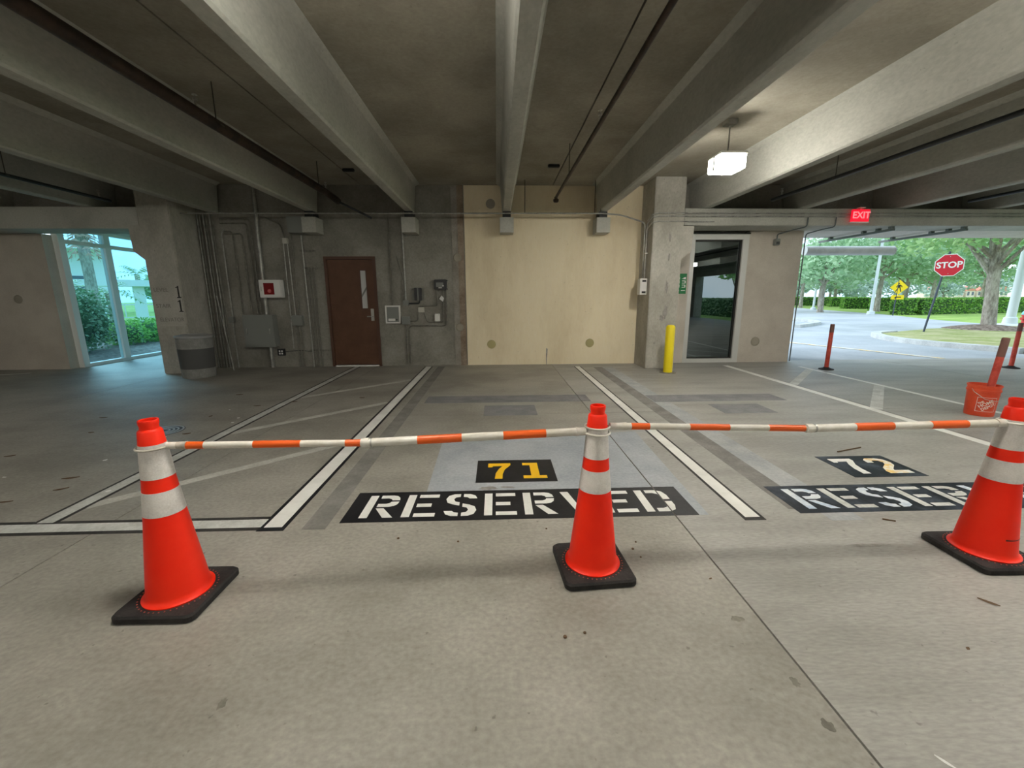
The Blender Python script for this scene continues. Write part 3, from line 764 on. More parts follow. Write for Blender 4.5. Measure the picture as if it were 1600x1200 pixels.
make_bar((-1.525, 1.89, .787), (-.648, 1.955, .762), (.445, 2.027, .779), .0165, .0205,
         [(-1.465, -1.365), (-1.15, -.94), (-.735, -.665)], [(-.395, -.18), (.025, .24)],
         'striped bar hooked to the cone by the drain', [(*CL, .785, .0625)], [(*CC, .772, .0635)], True)
make_bar((.57, 2.033, .803), (1.62, 2.043, .770), (2.69, 2.045, .782), .0165, .0205,
         [(.68, .775), (.985, 1.195), (1.405, 1.60)], [(1.87, 2.075), (2.28, 2.48)],
         'striped bar reaching across the scuffed number 72', [(*CC, .803, .0605)], [(*CR, .788, .0625)])

# ================================================================ WALL EQUIPMENT
WF = WY
def conduit(pts, r, mtl, label, group=None, fillet=.07, nm='conduit', seg=8):
    p0 = Vector(pts[0])
    o = MB().tube([Vector(p) - p0 for p in pts], r, seg, fillet).obj(nm, M[mtl], None, True, tuple(p0))
    return tag(o, label, 'conduit', group)
def wc(xz, r, mtl, label, group=None, off=.03, fillet=.06):
    return conduit([(x, WF - off, z) for x, z in xz], r, mtl, label, group, fillet)
gA = 'straight conduits in the corner behind the can'
for k, x in enumerate((-5.93, -5.87, -5.81, -5.75, -5.69, -5.63)):
    wc([(x, 0), (x, 3.08)], .015, 'galv_dark' if k % 2 else 'galv', 'straight vertical conduit in the corner behind the trash can', gA, .03 + .02*(k % 2))
wc([(-5.50, 1.08), (-5.50, 2.72), (-5.44, 2.80)], .014, 'galv', 'thin conduit rising from the smallest grey box', None)
wc([(-5.515, 0), (-5.515, .94)], .014, 'galv', 'thin conduit from the smallest grey box to the floor')
gB = 'conduits dropping into the large grey pull box'
for xx, zt in ((-5.28, 2.70), (-5.10, 2.66)):
    wc([(-5.44, zt + .06), (xx, zt + .06), (xx, 1.12)], .014, 'galv_dark', 'bent conduit dropping into the large pull box', gB)
for xx in (-4.98, -4.91):
    wc([(-5.5, 2.92 + (xx + 4.98)), (xx, 2.92 + (xx + 4.98)), (xx, 1.12)], .016, 'galv_dark', 'arched conduit dropping into the large pull box', gB)
wc([(-4.79, 1.12), (-4.76, 3.64)], .038, 'galv', 'thick pale riser pipe behind the red window cabinet', None, .05)
wc([(-4.79, 0), (-4.79, .45)], .038, 'galv', 'thick pale pipe stub below the pull box', None, .05)
wc([(-4.60, 3.02), (-4.32, 2.90), (-4.26, 2.63)], .013, 'galv_dark', 'short curved conduit above the small square box')
wc([(-4.30, 2.53), (-4.32, .40)], .011, 'galv', 'thin conduit below the small square box', None)
wc([(-4.22, 2.53), (-4.21, 1.09)], .011, 'galv', 'thin conduit from small square box to medium grey box', None)
wc([(-4.13, 3.05), (-4.13, 1.09)], .011, 'galv_dark', 'dull conduit running down to the medium grey box', None)
for xx in (-4.23, -4.17, -4.11): wc([(xx, 0), (xx, .88)], .010, 'galv_dark', 'thin conduit below the medium grey box', 'conduits below the medium box')
wc([(-3.93, 0), (-3.93, 2.69)], .015, 'galv', 'bright conduit from the high grey box to the floor', None)
for xx in (-3.86, -3.80, -3.74): wc([(xx, 0), (xx, 2.05)], .012, 'galv_dark', 'short vertical conduit next to the brown door', 'conduits next to the door')
wc([(-2.17, 3.05), (-2.17, 1.29)], .013, 'galv_dark', 'conduit dropping into the framed panel', None)
wc([(-1.90, 3.05), (-1.90, 1.39)], .015, 'galv', 'bright conduit dropping to the box beside the black device', None)
wc([(-2.05, 2.30), (-2.03, 2.22), (-1.955, 1.90), (-1.955, 1.39)], .010, 'galv_dark', 'bent thin conduit beside the bright conduit', None)
wc([(-1.84, 1.325), (-1.62, 1.325), (-1.62, 1.42)], .016, 'pipe_black', 'short black cable below the black vented device')
wc([(-1.62, 1.275), (-1.245, 1.275), (-1.245, 1.60)], .012, 'galv_dark', 'bent conduit under the black control unit', None)
wc([(-1.13, 1.60), (-1.13, .93), (-1.47, .93), (-1.535, 1.14)], .012, 'galv_dark', 'looped conduit passing the white box', None)
wc([(-1.06, 1.60), (-1.06, .86), (-1.86, .86), (-1.86, .05)], .013, 'galv_dark', 'long bent conduit running from control unit to the floor', None, fillet=.09)
wc([(-1.67, 1.14), (-1.67, .96), (-1.84, .96)], .012, 'galv_dark', 'curved conduit joining the two small boxes', None)
wc([(-1.925, .89), (-1.925, .05)], .013, 'galv_dark', 'conduit from the lower grey box to the floor', None)
# strut channels with clamps
for x0, x1, z in ((-4.0, -3.68, 2.39), (-3.95, -3.66, 2.05), (-4.0, -3.55, .355)):
    t = thing('strut_channel', ((x0 + x1)/2, WF, z), label='short strut channel clamping the conduits next to the door', cat='bracket', group='strut channels by the door')
    hw_ = (x1 - x0)/2
    MB().box(-hw_, hw_, -.014, 0, -.012, .012).obj('channel', M['galv_dark'], t)
    for k in range(4):
        xx = -hw_ + .05 + k * (2*hw_ - .1)/3
        MB().box(xx - .018, xx + .018, -.046, -.014, -.02, .02, .004).obj('clamp', M['galv_dark'], t)

def wbox(name, x0, x1, z0, z1, d, mtl, label, cat='electrical box', bevel=.006, cover=True, y=WF, off=0.0):
    t = thing(name, ((x0 + x1)/2, y - off, z0), label=label, cat=cat)
    h = (x1 - x0)/2
    MB().box(-h, h, -d, 0, 0, z1 - z0, bevel).obj('body', M[mtl], t)
    if cover:
        MB().box(-h + .004, h - .004, -d - .006, -d + .001, .004, z1 - z0 - .004, .003).obj('cover', M[mtl], t)
        for sx in (-1, 1):
            for zz_ in (.02, z1 - z0 - .02):
                MB().cyl((sx*(h - .016), -d - .009, zz_), (sx*(h - .016), -d - .005, zz_), .005, 8).obj('screw', M['galv'], t)
    return t
pb = thing('pull_box', (-4.91, WF, .455), label='large grey two-latch electrical pull box on the wall', cat='electrical box')
MB().box(-.30, .30, -.19, 0, 0, .655, .005).obj('body', M['greybox'], pb)
dr_ = MB().box(-.305, .305, -.205, -.19, -.003, .658, .004).obj('door', M['greybox'], pb)
for sx in (-.235, .225):
    MB().box(sx - .012, sx + .012, -.222, -.205, .27, .38, .004).obj('latch', M['galv'], dr_)
wbox('junction_box', -5.58, -5.47, .95, 1.075, .07, 'greybox', 'smallest grey junction box near the corner conduits')
wbox('junction_box', -4.28, -4.055, .88, 1.095, .09, 'greybox', 'medium grey junction box between pull box and door')
wbox('junction_box', -4.305, -4.205, 2.53, 2.635, .06, 'beigebox', 'small pale junction box high above red window cabinet')
wbox('junction_box', -4.06, -3.74, 2.70, 3.0, .32, 'greybox', 'high grey box under the beam left of the door', cover=False)
wbox('junction_box', -1.965, -1.85, 1.28, 1.39, .06, 'greybox', 'small grey box at the foot of the bright conduit')
wbox('junction_box', -2.0, -1.835, .89, 1.055, .08, 'greybox', 'square grey box right of the framed panel')
wbox('junction_box', -1.65, -1.53, 1.14, 1.245, .06, 'beigebox', 'small pale box between the two curved conduits')
wbox('junction_box', -1.31, -1.205, .95, 1.11, .07, 'whitebox', 'white upright box under the black control unit')
ob = thing('wall_outlet', (-4.59, WF, .25), label='black outlet with white receptacles low on the wall', cat='outlet')
MB().box(-.075, .075, -.05, 0, 0, .145, .006).obj('body', M['darkbox'], ob)
for sx in (-.025, .025):
    for zz_ in (.045, .095): MB().box(sx - .016, sx + .016, -.054, -.05, zz_ - .017, zz_ + .017, .003).obj('receptacle', M['whitebox'], ob)
conduit([(-4.51, WF - .02, .33), (-4.20, WF - .02, .36), (-3.95, WF - .03, .33)], .006, 'pipe_black', 'thin cable running from the black outlet')
# extinguisher cabinet
fc = thing('extinguisher_cabinet', (-4.565, WF - .092, 1.46), label='white wall cabinet with dark red window', cat='cabinet')
MB().box(-.215, .215, -.14, 0, 0, .35, .006).obj('body', M['whitebox'], fc)
MB().box(.10, .19, 0, .092, .04, .31).obj('mounting_strut', M['greybox'], fc)
df = MB()
df.box(-.205, -.125, -.155, -.14, .01, .34); df.box(.085, .205, -.155, -.14, .01, .34); df.box(-.125, .085, -.155, -.14, .01, .06); df.box(-.125, .085, -.155, -.14, .29, .34)
cdo = df.obj('cabinet_door', M['whitebox'], fc)
MB().box(-.125, .085, -.148, -.142, .06, .29).obj('window', M['redglass'], cdo)['label'] = 'dark red window'
MB().lathe([(.035, 0), (.032, .02), (0, .026)], 20).obj('dial', M['exit_text'] if False else mat('red_dial', (.55, .10, .09), .4), cdo, True, (-.01, -.15, .13)).rotation_euler = (pi/2, 0, 0)
MB().box(-.175, -.155, -.170, -.155, .13, .22, .004).obj('latch', M['steel'], cdo)
# framed panel
kp = thing('wall_panel', (-2.185, WF, .915), label='grey framed wall panel right of the brown door', cat='panel')
MB().box(-.135, .135, -.045, 0, .02, .35).obj('body', M['greybox'], kp)
fr = MB(); fr.box(-.155, -.127, -.06, 0, 0, .37); fr.box(.127, .155, -.06, 0, 0, .37); fr.box(-.127, .127, -.06, 0, 0, .028); fr.box(-.127, .127, -.06, 0, .342, .37)
fr.obj('frame', M['whitebox'], kp)
MB().box(-.10, .04, -.052, -.045, .05, .10).obj('name_plate', M['whitebox'], kp)
MB().lathe([(.017, 0), (.017, .012), (0, .012)], 16).obj('lock', M['darkbox'], kp, False, (.075, -.045, .075)).rotation_euler = (pi/2, 0, 0)
# black vented device
vd = thing('network_device', (-1.64, WF, 1.385), label='small black vented device with finned sides', cat='device')
MB().box(-.015, .015, -.07, 0, .0, .26).obj('spine', M['greybox'], vd)
for sx in (-1, 1): MB().box(sx*.045 - .028, sx*.045 + .028, -.085, 0, 0, .26, .006).obj('module', M['darkbox'], vd)
for k in range(6):
    z = .02 + k * .044
    MB().box(.075, .125, -.05, -.01, z, z + .012).obj('fin', M['greybox'], vd); MB().box(-.125, -.075, -.05, -.01, z, z + .012).obj('fin', M['greybox'], vd)
cu = thing('control_unit', (-1.16, WF, 1.60), label='black control unit box with small light on wall', cat='device')
MB().box(-.135, .125, -.10, 0, 0, .21, .012).obj('body', M['darkbox'], cu)
MB().box(-.09, .06, -.106, -.10, .06, .15, .004).obj('face_plate', M['greybox'], cu)
MB().lathe([(.016, 0), (.012, .012), (0, .014)], 14).obj('indicator', M['sign_white'], cu, True, (.055, -.106, .085)).rotation_euler = (pi/2, 0, 0)
MB().box(-.04, .03, -.112, -.106, .035, .055).obj('badge', M['steel'], cu)
for zz_ in (.02, .19): MB().box(.125, .145, -.06, -.03, zz_ - .012, zz_ + .012).obj('hinge', M['darkbox'], cu)
tg = MB().prism([(-.05, 0), (0, .07), (.05, .01), (.02, -.06)], -.004, .0, 'y').obj('paper_tag', M['scrap'], None, False, (-1.15, WF - .05, 1.42))
tag(tg, 'crumpled white tag hanging below the control unit', 'tag')

# white box with conduit on the side face of the right column
eb = thing('switch_box', (2.95, 8.62, 1.48), label='white box on the column side below a conduit', cat='electrical box')
MB().box(-.07, .07, -.09, .09, 0, .32, .008).obj('body', M['whitebox'], eb)
for zz_ in (.05, .27): MB().box(-.03, .045, -.096, -.088, zz_ - .018, zz_ + .018).obj('label_window', M['darkbox'], eb)
conduit([(2.985, 8.62, 1.80), (2.985, 8.62, 2.86), (2.985, 8.40, 2.98)], .014, 'galv', 'vertical conduit above the white column box', None, .10)
st_ = MB().box(-.02, .035, -.04, .04, -.012, .012, .004).obj('conduit_strap', M['steel'], None, False, (2.985, 8.62, 2.29)); tag(st_, 'bright strap on the conduit above the white box', 'bracket')

# long horizontal conduit under the beams
conduit([(-6.7, 8.655, 3.03), (2.1, 8.655, 3.045), (2.45, 8.66, 3.02), (2.80, 8.66, 2.92), (2.97, 8.70, 2.88), (2.975, 8.70, 1.80)], .014, 'galv', 'long bright conduit running under the beam ends', None, .12)
for x in (.57, 1.94, 2.06):
    tag(MB().cyl((0, 0, 0), (0, 0, CZ - 3.05), .007, 8).obj('hanger_rod', M['rod'], None, False, (x, 8.655, 3.05)), 'thin threaded rod holding the long bright conduit', 'rod', 'rods of the long conduit')
# conduits along the right ledge beam
for k, (z, r) in enumerate(((3.00, .014), (2.945, .014), (2.85, .012))):
    x_end = (13.9, 13.9, 4.2)[k]
    conduit([(2.97, 8.56, z - .10), (2.985, 8.345, z - .02), (3.10, 8.345, z), (3.62, 8.345, z), (3.70, 8.375, z), (x_end, 8.375, z)], r, 'galv', ('upper conduit along the driveway ledge beam', 'lower conduit along the driveway ledge beam', 'short conduit bending round the bollard column')[k], None, .06)
# device drops on the soffit
conduit([(6.04, 8.375, 2.93), (6.04, 8.375, 2.76), (5.95, 8.60, 2.74), (5.90, 9.03, 2.71), (5.90, 9.03, 2.62)], .013, 'rail', 'dark conduit dropping to the little wall detector', None, .06)
dv = thing('wall_detector', (5.905, WY, 2.49), label='small grey detector on the pale pier by the driveway', cat='device')
MB().box(-.055, .055, -.09, 0, 0, .13, .01).obj('body', M['greybox'], dv); MB().box(-.035, .035, -.10, -.09, .015, .07, .004).obj('lens', M['darkbox'], dv)
conduit([(6.60, 8.375, 2.93), (6.60, 8.375, 2.76), (6.56, 8.7, 2.75), (6.525, 9.05, 2.72), (6.525, 9.05, .02)], .012, 'rail', 'dark conduit running down the edge of the pale pier', None, .06)

# green sign on the wall behind the column
gs = thing('green_sign', (3.93, WY, 1.50), label='green sign with white lettering half behind the column', cat='sign')
MB().box(-.16, .13, -.012, 0, 0, .42).obj('panel', M['green'], gs)
sg = MB()
for zz_, pl in ((.30, [(.02, .01), (.11, .035), (.11, .05), (.05, .035), (.11, .015), (.11, 0)]), (.215, [(.03, 0), (.11, 0), (.11, .06), (.03, .06), (.03, .045), (.09, .045), (.09, .015), (.03, .015)]), (.13, [(.03, 0), (.11, 0), (.11, .06), (.03, .06), (.03, .045), (.09, .045), (.09, .015), (.03, .015)]), (.06, [(.02, 0), (.11, 0), (.11, .016), (.02, .016)])):
    sg.prism([(p[0], zz_ + p[1]) for p in pl], -.014, -.012, 'y')
    sg.prism([(p[0] - .13, zz_ + p[1]) for p in pl], -.014, -.012, 'y')
sg.obj('lettering', M['sign_white'], gs)

# ---- text helper (built-in font turned into flat mesh)
def text_mesh(s, size, depth=.001, bold=0.0):
    cu_ = bpy.data.curves.new('t', 'FONT'); cu_.body = s; cu_.size = size; cu_.extrude = depth; cu_.offset = bold
    cu_.align_x = 'CENTER'; cu_.align_y = 'CENTER'; cu_.resolution_u = 3
    o = bpy.data.objects.new('t', cu_); COL.objects.link(o)
    dg = bpy.context.evaluated_depsgraph_get(); dg.update()
    me = bpy.data.meshes.new_from_object(o.evaluated_get(dg))
    bpy.data.objects.remove(o); bpy.data.curves.remove(cu_)
    return me
def text_obj(name, s, size, mtl, parent, loc, rot_=(pi/2, 0, 0), sx=1.0, bold=0.0):
    me = text_mesh(s, size, .0012, bold)
    me.materials.clear(); me.materials.append(mtl)
    o = bpy.data.objects.new(name, me); o.location = loc; o.rotation_euler = rot_; o.scale = (sx, 1, 1)
    return link(o, parent)
# level lettering painted on the left column
ls = thing('level_lettering', (-6.25, 8.368, .95), label='faded LEVEL STAIR ELEVATOR lettering with two black ones', cat='lettering')
MB().box(-.27, .27, -.0016, .0015, -.02, .86).obj('background_patch', noisy('sign_patch', (.40, .385, .34), (.50, .485, .44), scale=2, rough=.9), ls)
text_obj('word', 'LEVEL', .105, M['faint_ink'], ls, (-.10, -.003, .66))
text_obj('word', 'STAIR', .105, M['faint_ink'], ls, (-.10, -.003, .36))
text_obj('word', 'ELEVATOR', .105, M['faint_ink'], ls, (.02, -.003, .10), sx=.9)
one = [(-.035, 0), (.045, 0), (.045, .014), (.018, .022), (.018, .225), (.008, .225), (-.04, .195), (-.04, .185), (-.010, .192), (-.010, .022), (-.035, .014)]
for z in (.51, .25):
    MB().prism(one, -.0035, -.002, 'y').obj('numeral', M['ink'], ls, False, (.215, 0, z))

# ================================================================ OVERHEAD: pipes, lamp, exit sign
def pipe(pts, r, mtl, label, hang=(), nozz=(), fillet=.05):
    p0 = Vector(pts[0])
    t = thing('sprinkler_pipe', pts[0], label=label, cat='pipe')
    MB().tube([Vector(p) - p0 for p in pts], r, 14, fillet).obj('pipe_run', M[mtl], t, True)
    for y in hang:
        x, z = pts[0][0], pts[0][2]
        MB().cyl((0, y - p0.y, r), (0, y - p0.y, CZ - z), .006, 8).obj('hanger_rod', M['rod'], t)
        MB().torus((0, y - p0.y, 0), r + .004, .006, 18, 6, 0).obj('hanger_loop', M['rod'], t).rotation_euler = (pi/2, 0, 0)
    for o in t.children:
        if o.name.startswith('hanger_loop'):
            yy = None
    for y in nozz:
        MB().lathe([(.012, 0), (.012, .05), (.022, .055), (.022, .075), (.006, .08), (.006, .10), (.024, .102), (.024, .106)], 12).obj('sprinkler_head', M['steel'], t, True, (0, y - p0.y, r))
    return t
def loop_fix():
    for o in bpy.data.objects:
        if o.name.startswith('hanger_loop'):
            o.rotation_euler = (0, 0, 0)
pipe([(-2.93, Y0 + .5, 3.24), (-2.93, 7.9, 3.24), (-2.86, 8.15, 3.18), (-2.86, 8.25, 3.17)], .058, 'pipe_dark', 'thick dark sprinkler main running above the hatched strip', (2.5, 5.0, 7.6), (4.7, 7.9))
pipe([(-2.86, 8.2, 3.165), (-2.30, 8.35, 2.90)], .020, 'pipe_black', 'thin black branch pipe at the end of the sprinkler main', (), ())
pb1 = pipe([(1.10, Y0 + .5, 3.215), (1.10, 8.05, 3.215), (1.10, 8.10, 3.19)], .024, 'pipe_dark', 'slim dark sprinkler branch above space 71', (2.6, 6.7), (4.8,))
MB().lathe([(.035, 0), (.05, .02), (.05, .05), (.03, .06), (.03, .09)], 16).obj('end_sprinkler', M['pipe_dark'], pb1, True, (0, 8.10 - (Y0 + .5), -.085))
pipe([(5.02, Y0 + .5, 3.15), (5.02, 7.95, 3.15)], .030, 'pipe_black', 'black sprinkler branch between the deep beams', (3, 6.5), (3.95, 7.7))
pipe([(8.90, Y0 + .5, 3.17), (8.90, 8.1, 3.17)], .030, 'pipe_black', 'black sprinkler branch above the driveway lane', (3, 6.5), (7.2,))
pipe([(-6.75, Y0 + .5, 3.13), (-6.75, 8.1, 3.13)], .026, 'pipe_black', 'black sprinkler branch over the lobby passage lane', (3, 6.5), (7.9,))
loop_fix()
# light tray clip on the ceiling joint
for x, y in ((-2.55, 8.0), (1.0, 7.7)):
    b_ = MB().box(-.10, .10, -.03, .03, -.05, 0, .01).obj('ceiling_box', M['pipe_black'], None, False, (x, y, CZ)); tag(b_, 'small black box on the ceiling joint', 'electrical box', 'small black ceiling boxes')

def make_lamp(x, y, label):
    t = thing('garage_light', (x, y, 3.045), label=label, cat='ceiling light', group='box shaped garage lights')
    MB().box(-.160, .160, -.160, .160, .0, .012, .004).obj('lens', M['lens'], t)
    MB().box(-.165, .165, -.165, .165, .012, .165, .006).obj('side_lens', M['side_lens'], t)
    MB().box(-.175, .175, -.175, .175, .166, .195, .006).obj('housing', M['lamp_body'], t)
    MB().cyl((0, 0, .195), (0, 0, CZ - 3.045 - .05), .010, 10).obj('stem', M['galv_dark'], t)
    MB().box(-.07, .07, -.07, .07, CZ - 3.045 - .06, CZ - 3.045, .008).obj('mounting_box', M['galv_dark'], t)
    for s in (-1, 1):
        MB().box(s*.168 - .004, s*.168 + .004, -.02, .02, .0, .17).obj('guard_strap', M['lamp_body'], t)
    MB().box(-.05, .05, -.172, -.166, .03, .042).obj('sensor', M['lamp_body'], t)
    return t
make_lamp(3.02, 5.83, 'lit box light hanging above the bollard side of space 72')
for lx, ly, lab in ((-8.5, 2.3, 'added unseen box light over the left wall lane'), (-4.66, -2.0, 'added unseen box light over the lane behind the left cone'), (-.82, 1.85, 'added unseen box light above the viewpoint'),  # fixtures out of view, added to raise the light level inside
                    (3.02, 1.85, 'added unseen box light over the lane behind the right cone'), (6.86, 1.85, 'added unseen box light over the lane behind the bucket'), (10.7, 1.85, 'added unseen box light over the driveway lane'),
                    (-.82, -4.0, 'added unseen box light in the rear left bay'), (3.02, -4.0, 'added unseen box light in the rear middle bay'), (10.7, -5.0, 'added unseen box light in the rear right bay')):
    make_lamp(lx, ly, lab)

ex = thing('exit_sign', (7.03, 8.33, 2.84), label='red lit EXIT sign under the deep beams', cat='exit sign')
MB().box(-.165, .165, -.03, .03, 0, .225, .006).obj('face', M['exit_red'], ex)
MB().box(-.18, .17, -.036, .036, -.014, 0).obj('bottom_rail', M['whitebox'], ex)
MB().cyl((0, 0, .225), (0, 0, .262), .012).obj('stem', M['whitebox'], ex)
MB().box(-.05, .05, -.05, .05, .25, .262).obj('canopy', M['whitebox'], ex)
text_obj('word', 'EXIT', .17, M['exit_text'], ex, (0, -.0315, .115), bold=.004)

# rails carrying the clearance tube
for x, lab in ((7.86, 'steel rail carrying the driveway edge of the clearance tube by the pier'), (9.36, 'steel rail carrying the far end of the clearance tube')):
    t = thing('soffit_rail', (x, 8.45, 2.70), label=lab, cat='rail')
    MB().box(-.025, .025, 0, 1.95, 0, .045).obj('channel', M['rail'], t)
    for y in (.06, .35, .70, 1.6): MB().box(-.04, .04, y - .03, y + .03, .045, .085 if y > .5 else .084).obj('bracket', M['rail'], t)
ct = thing('clearance_tube', (8.62, 10.42, 2.52), label='grey clearance tube hanging across the driveway opening', cat='tube')
MB().cyl((-1.08, 0, 0), (1.12, 0, 0), .108, 28).obj('tube_shell', M['tube_grey'], ct, True)
for s in (-1.08, 1.12): MB().cyl((s - .012, 0, 0), (s + .012, 0, 0), .112, 28).obj('end_cap', M['tube_grey'], ct)
for x in (7.86, 9.36): MB().cyl((x - 8.62, -.05, .10), (x - 8.62, -.05, .18), .006, 6).obj('hanger', M['rail'], ct)

# ================================================================ OBJECTS ON THE FLOOR
bo = thing('bollard', (3.30, 7.90, 0), label='yellow steel bollard in front of the concrete column', cat='bollard')
MB().lathe([(.085, 0), (.085, .86), (.078, .89), (.055, .912), (0, .92)], 28).obj('pipe', M['bollard'], bo, True)
MB().lathe([(.16, 0), (.15, .008), (.09, .012), (.085, .012)], 28, cap1=False).obj('base_ring', M['stain'], bo, True)

tcn = thing('trash_can', (-5.66, 8.06, 0), label='round grey trash can with dark middle band by column', cat='trash can')
MB().lathe([(.265, .0), (.27, .02), (.285, .72), (.285, .74)], 40).obj('body', M['can'], tcn, True)
MB().lathe([(.2725, .17), (.2745, .172), (.2835, .54), (.2815, .542)], 40, cap0=False, cap1=False).obj('dark_band', M['can_dark'], tcn, True)
MB().lathe([(.29, .735), (.30, .745), (.305, .765), (.30, .775), (.20, .80), (.13, .80), (.12, .77), (0, .77)], 40).obj('lid', M['lid'], tcn, True)
pl_ = MB().tube([(0, 0, 0), (-.28, .22, 1.5)], .012, 8).obj('leaning_pole', M['galv'], None, True, (-5.42, 8.72, .0))
tag(pl_, 'thin pale pole leaning in the corner behind the can', 'pole')

def delineator(x, y, label, h=.90):
    t = thing('delineator_post', (x, y, 0), label=label, cat='post', group='red delineator posts by the driveway')
    MB().lathe([(.13, 0), (.13, .015), (.06, .035), (.045, .05)], 24).obj('base', M['rubber'], t, True)
    MB().lathe([(.038, .04), (.036, h - .02), (.030, h), (0, h)], 18).obj('post', M['post_red'], t, True)
    MB().lathe([(.0375, h - .16), (.038, h - .15), (.0365, h - .01), (.032, h + .001)], 18, cap0=False, cap1=False).obj('wrap', M['post_brown'], t, True)
    return t
delineator(6.58, 8.05, 'red delineator post beside the pale pier')
delineator(10.35, 7.98, 'red delineator post behind the bucket')
bk = thing('bucket', (5.95, 4.80, 0), label='orange bucket holding an upright red post', cat='bucket')
MB().lathe([(.128, 0), (.131, .006), (.143, .30), (.151, .302), (.151, .322), (.145, .324), (.146, .36), (.153, .362), (.153, .378), (.143, .378), (.137, .33), (0, .33)], 40).obj('shell', M['bucket'], bk, True)
MB().lathe([(.138, .331), (0, .335)], 30, cap0=True).obj('concrete_fill', M['curb'], bk)
MB().tube([(-.152, 0, .33), (-.163, -.035, .30), (-.108, -.125, .22), (0, -.160, .20), (.108, -.125, .22), (.163, -.035, .30), (.152, 0, .33)], .003, 6).obj('handle', M['steel'], bk, True)
bpst = thing('delineator_post', (6.03, 4.80, .336), label='upright red post standing in the orange bucket', cat='post')
MB().lathe([(.036, 0), (.036, .58), (.030, .61), (0, .615)], 18).obj('post', M['post_red'], bpst, True)
MB().lathe([(.0370, .38), (.0375, .385), (.0370, .60), (.030, .612)], 18, cap0=False, cap1=False).obj('wrap', M['post_brown'], bpst, True)
bpst.rotation_euler = (0, radians(5), 0)
# print wrapped around the bucket
def wrap(me, R0, R1, zc0, zc1, a_c, zc):
    for v in me.vertices:
        z = zc + v.co.y; r = R0 + (R1 - R0) * (z - zc0) / (zc1 - zc0) + .0012 + v.co.z
        a_ = a_c + v.co.x / r
        v.co = (r * cos(a_), r * sin(a_), z)
def curved_text(s, size, ang, a_c, zc, dx, dy):
    me = text_mesh(s, size, .0003, .0012)
    c_, s_ = cos(ang), sin(ang)
    for v in me.vertices:
        x, y = v.co.x + dx, v.co.y + dy
        v.co.x, v.co.y = x*c_ - y*s_, x*s_ + y*c_
    wrap(me, .131, .143, .006, .30, a_c, zc)
    me.materials.clear(); me.materials.append(M['bucket_print'])
    return link(bpy.data.objects.new('print', me), bk)
AC = radians(-128) + pi/2 * 0
AC = math.atan2(-4.80, -5.93) + radians(22)
curved_text('THE', .030, radians(36), AC, .15, -.03, .048)
curved_text('HOME', .052, radians(36), AC, .15, 0, .012)
curved_text('DEPOT', .045, radians(36), AC, .15, 0, -.032)
sq = bmesh.new()
for (x0, x1, y0, y1) in ((-.09, .09, .084, .088), (-.09, .09, -.088, -.084), (-.09, -.086, -.084, .084), (.086, .09, -.084, .084)):
    n_ = 8
    for k in range(n_):
        xa, xb = x0 + (x1-x0)*k/n_, x0 + (x1-x0)*(k+1)/n_
        q = [sq.verts.new((a_, b_, 0)) for a_, b_ in ((xa, y0), (xb, y0), (xb, y1), (xa, y1))]
        sq.faces.new(q)
me = bpy.data.meshes.new('print_frame'); sq.to_mesh(me); sq.free(); wrap(me, .131, .143, .006, .30, AC, .15); me.materials.append(M['bucket_print'])
link(bpy.data.objects.new('print_frame', me), bk)

# ---- litter
def leaf_bit(x, y, L, W, rz, mtl, label, group, nm='dry_leaf', cat='leaf'):
    mb = MB(); b = mb.b
    n = 6
    up_, dn = [], []
    for k in range(n + 1):
        s = k/n; ww = W * sin(pi * (.08 + .84*s)); z = .002 + .012 * L * 8 * (s - .5)**2
        up_.append(b.verts.new((L*(s - .5), ww/2, z + .003))); dn.append(b.verts.new((L*(s - .5), -ww/2, z)))
    for k in range(n): b.faces.new((dn[k], dn[k+1], up_[k+1], up_[k]))
    o = mb.obj(nm, mtl, None, False, (x, y, .001), rz)
    return tag(o, label, cat, group)
rnd = random.Random(3)
for (x, y, L, W, a) in ((-3.53, 3.36, .12, .03, .3), (-4.2, 3.0, .07, .03, 1), (-3.4, 3.15, .09, .02, .6), (-3.4, 4.5, .08, .04, .3), (-4.6, 3.9, .08, .03, .5), (-4.5, 4.6, .06, .03, .1), (-4.9, 5.2, .09, .03, .2), (-3.3, 5.7, .09, .03, .2), (-2.9, 5.9, .09, .03, .5), (-3.6, 5.2, .05, .03, 1.3), (-3.6, 2.95, .1, .02, .2), (-2.0, 6.1, .08, .03, .1), (-3.95, 6.4, .1, .04, .2)):
    leaf_bit(x, y, L, W, a, M['leafdry'], 'small dry brown leaf on the slab left of the hatched strip', 'leaf litter on the left slab')
for (x, y, L, W, a) in ((2.345, 1.675, .075, .016, -.9), (1.95, 1.42, .02, .012, .3), (1.10, 1.90, .02, .008, .4)):
    leaf_bit(x, y, L, W, a, M['leafdry'], 'dry brown leaf on the slab in front of the scuffed panel', 'leaf litter on the right slab')
leaf_bit(1.40, 1.005, .05, .008, -1.0, M['scrap'], 'pale straw bit on the slab near the open joint', None, 'straw_bit', 'litter')
for (x, y) in ((-3.5, 4.15), (-4.0, 4.75), (-3.6, 3.75), (-3.55, 4.4), (-3.55, 5.5), (-3.2, 5.1), (-3.15, 4.9), (-4.1, 3.4), (-3.0, 3.1)):
    leaf_bit(x, y, .035, .025, rnd.random()*3, M['scrap'], 'tiny white paper scrap on the left slab', 'paper scraps on the left slab', 'paper_scrap', 'litter')
tw = MB().tube([(-.15, -.05, .006), (-.05, -.02, .008), (.06, .02, .006), (.16, .05, .007)], .006, 6).obj('twig', M['leafdry'], None, True, (3.35, 3.68, 0))
tag(tw, 'thin dark twig lying just behind number 72', 'twig')
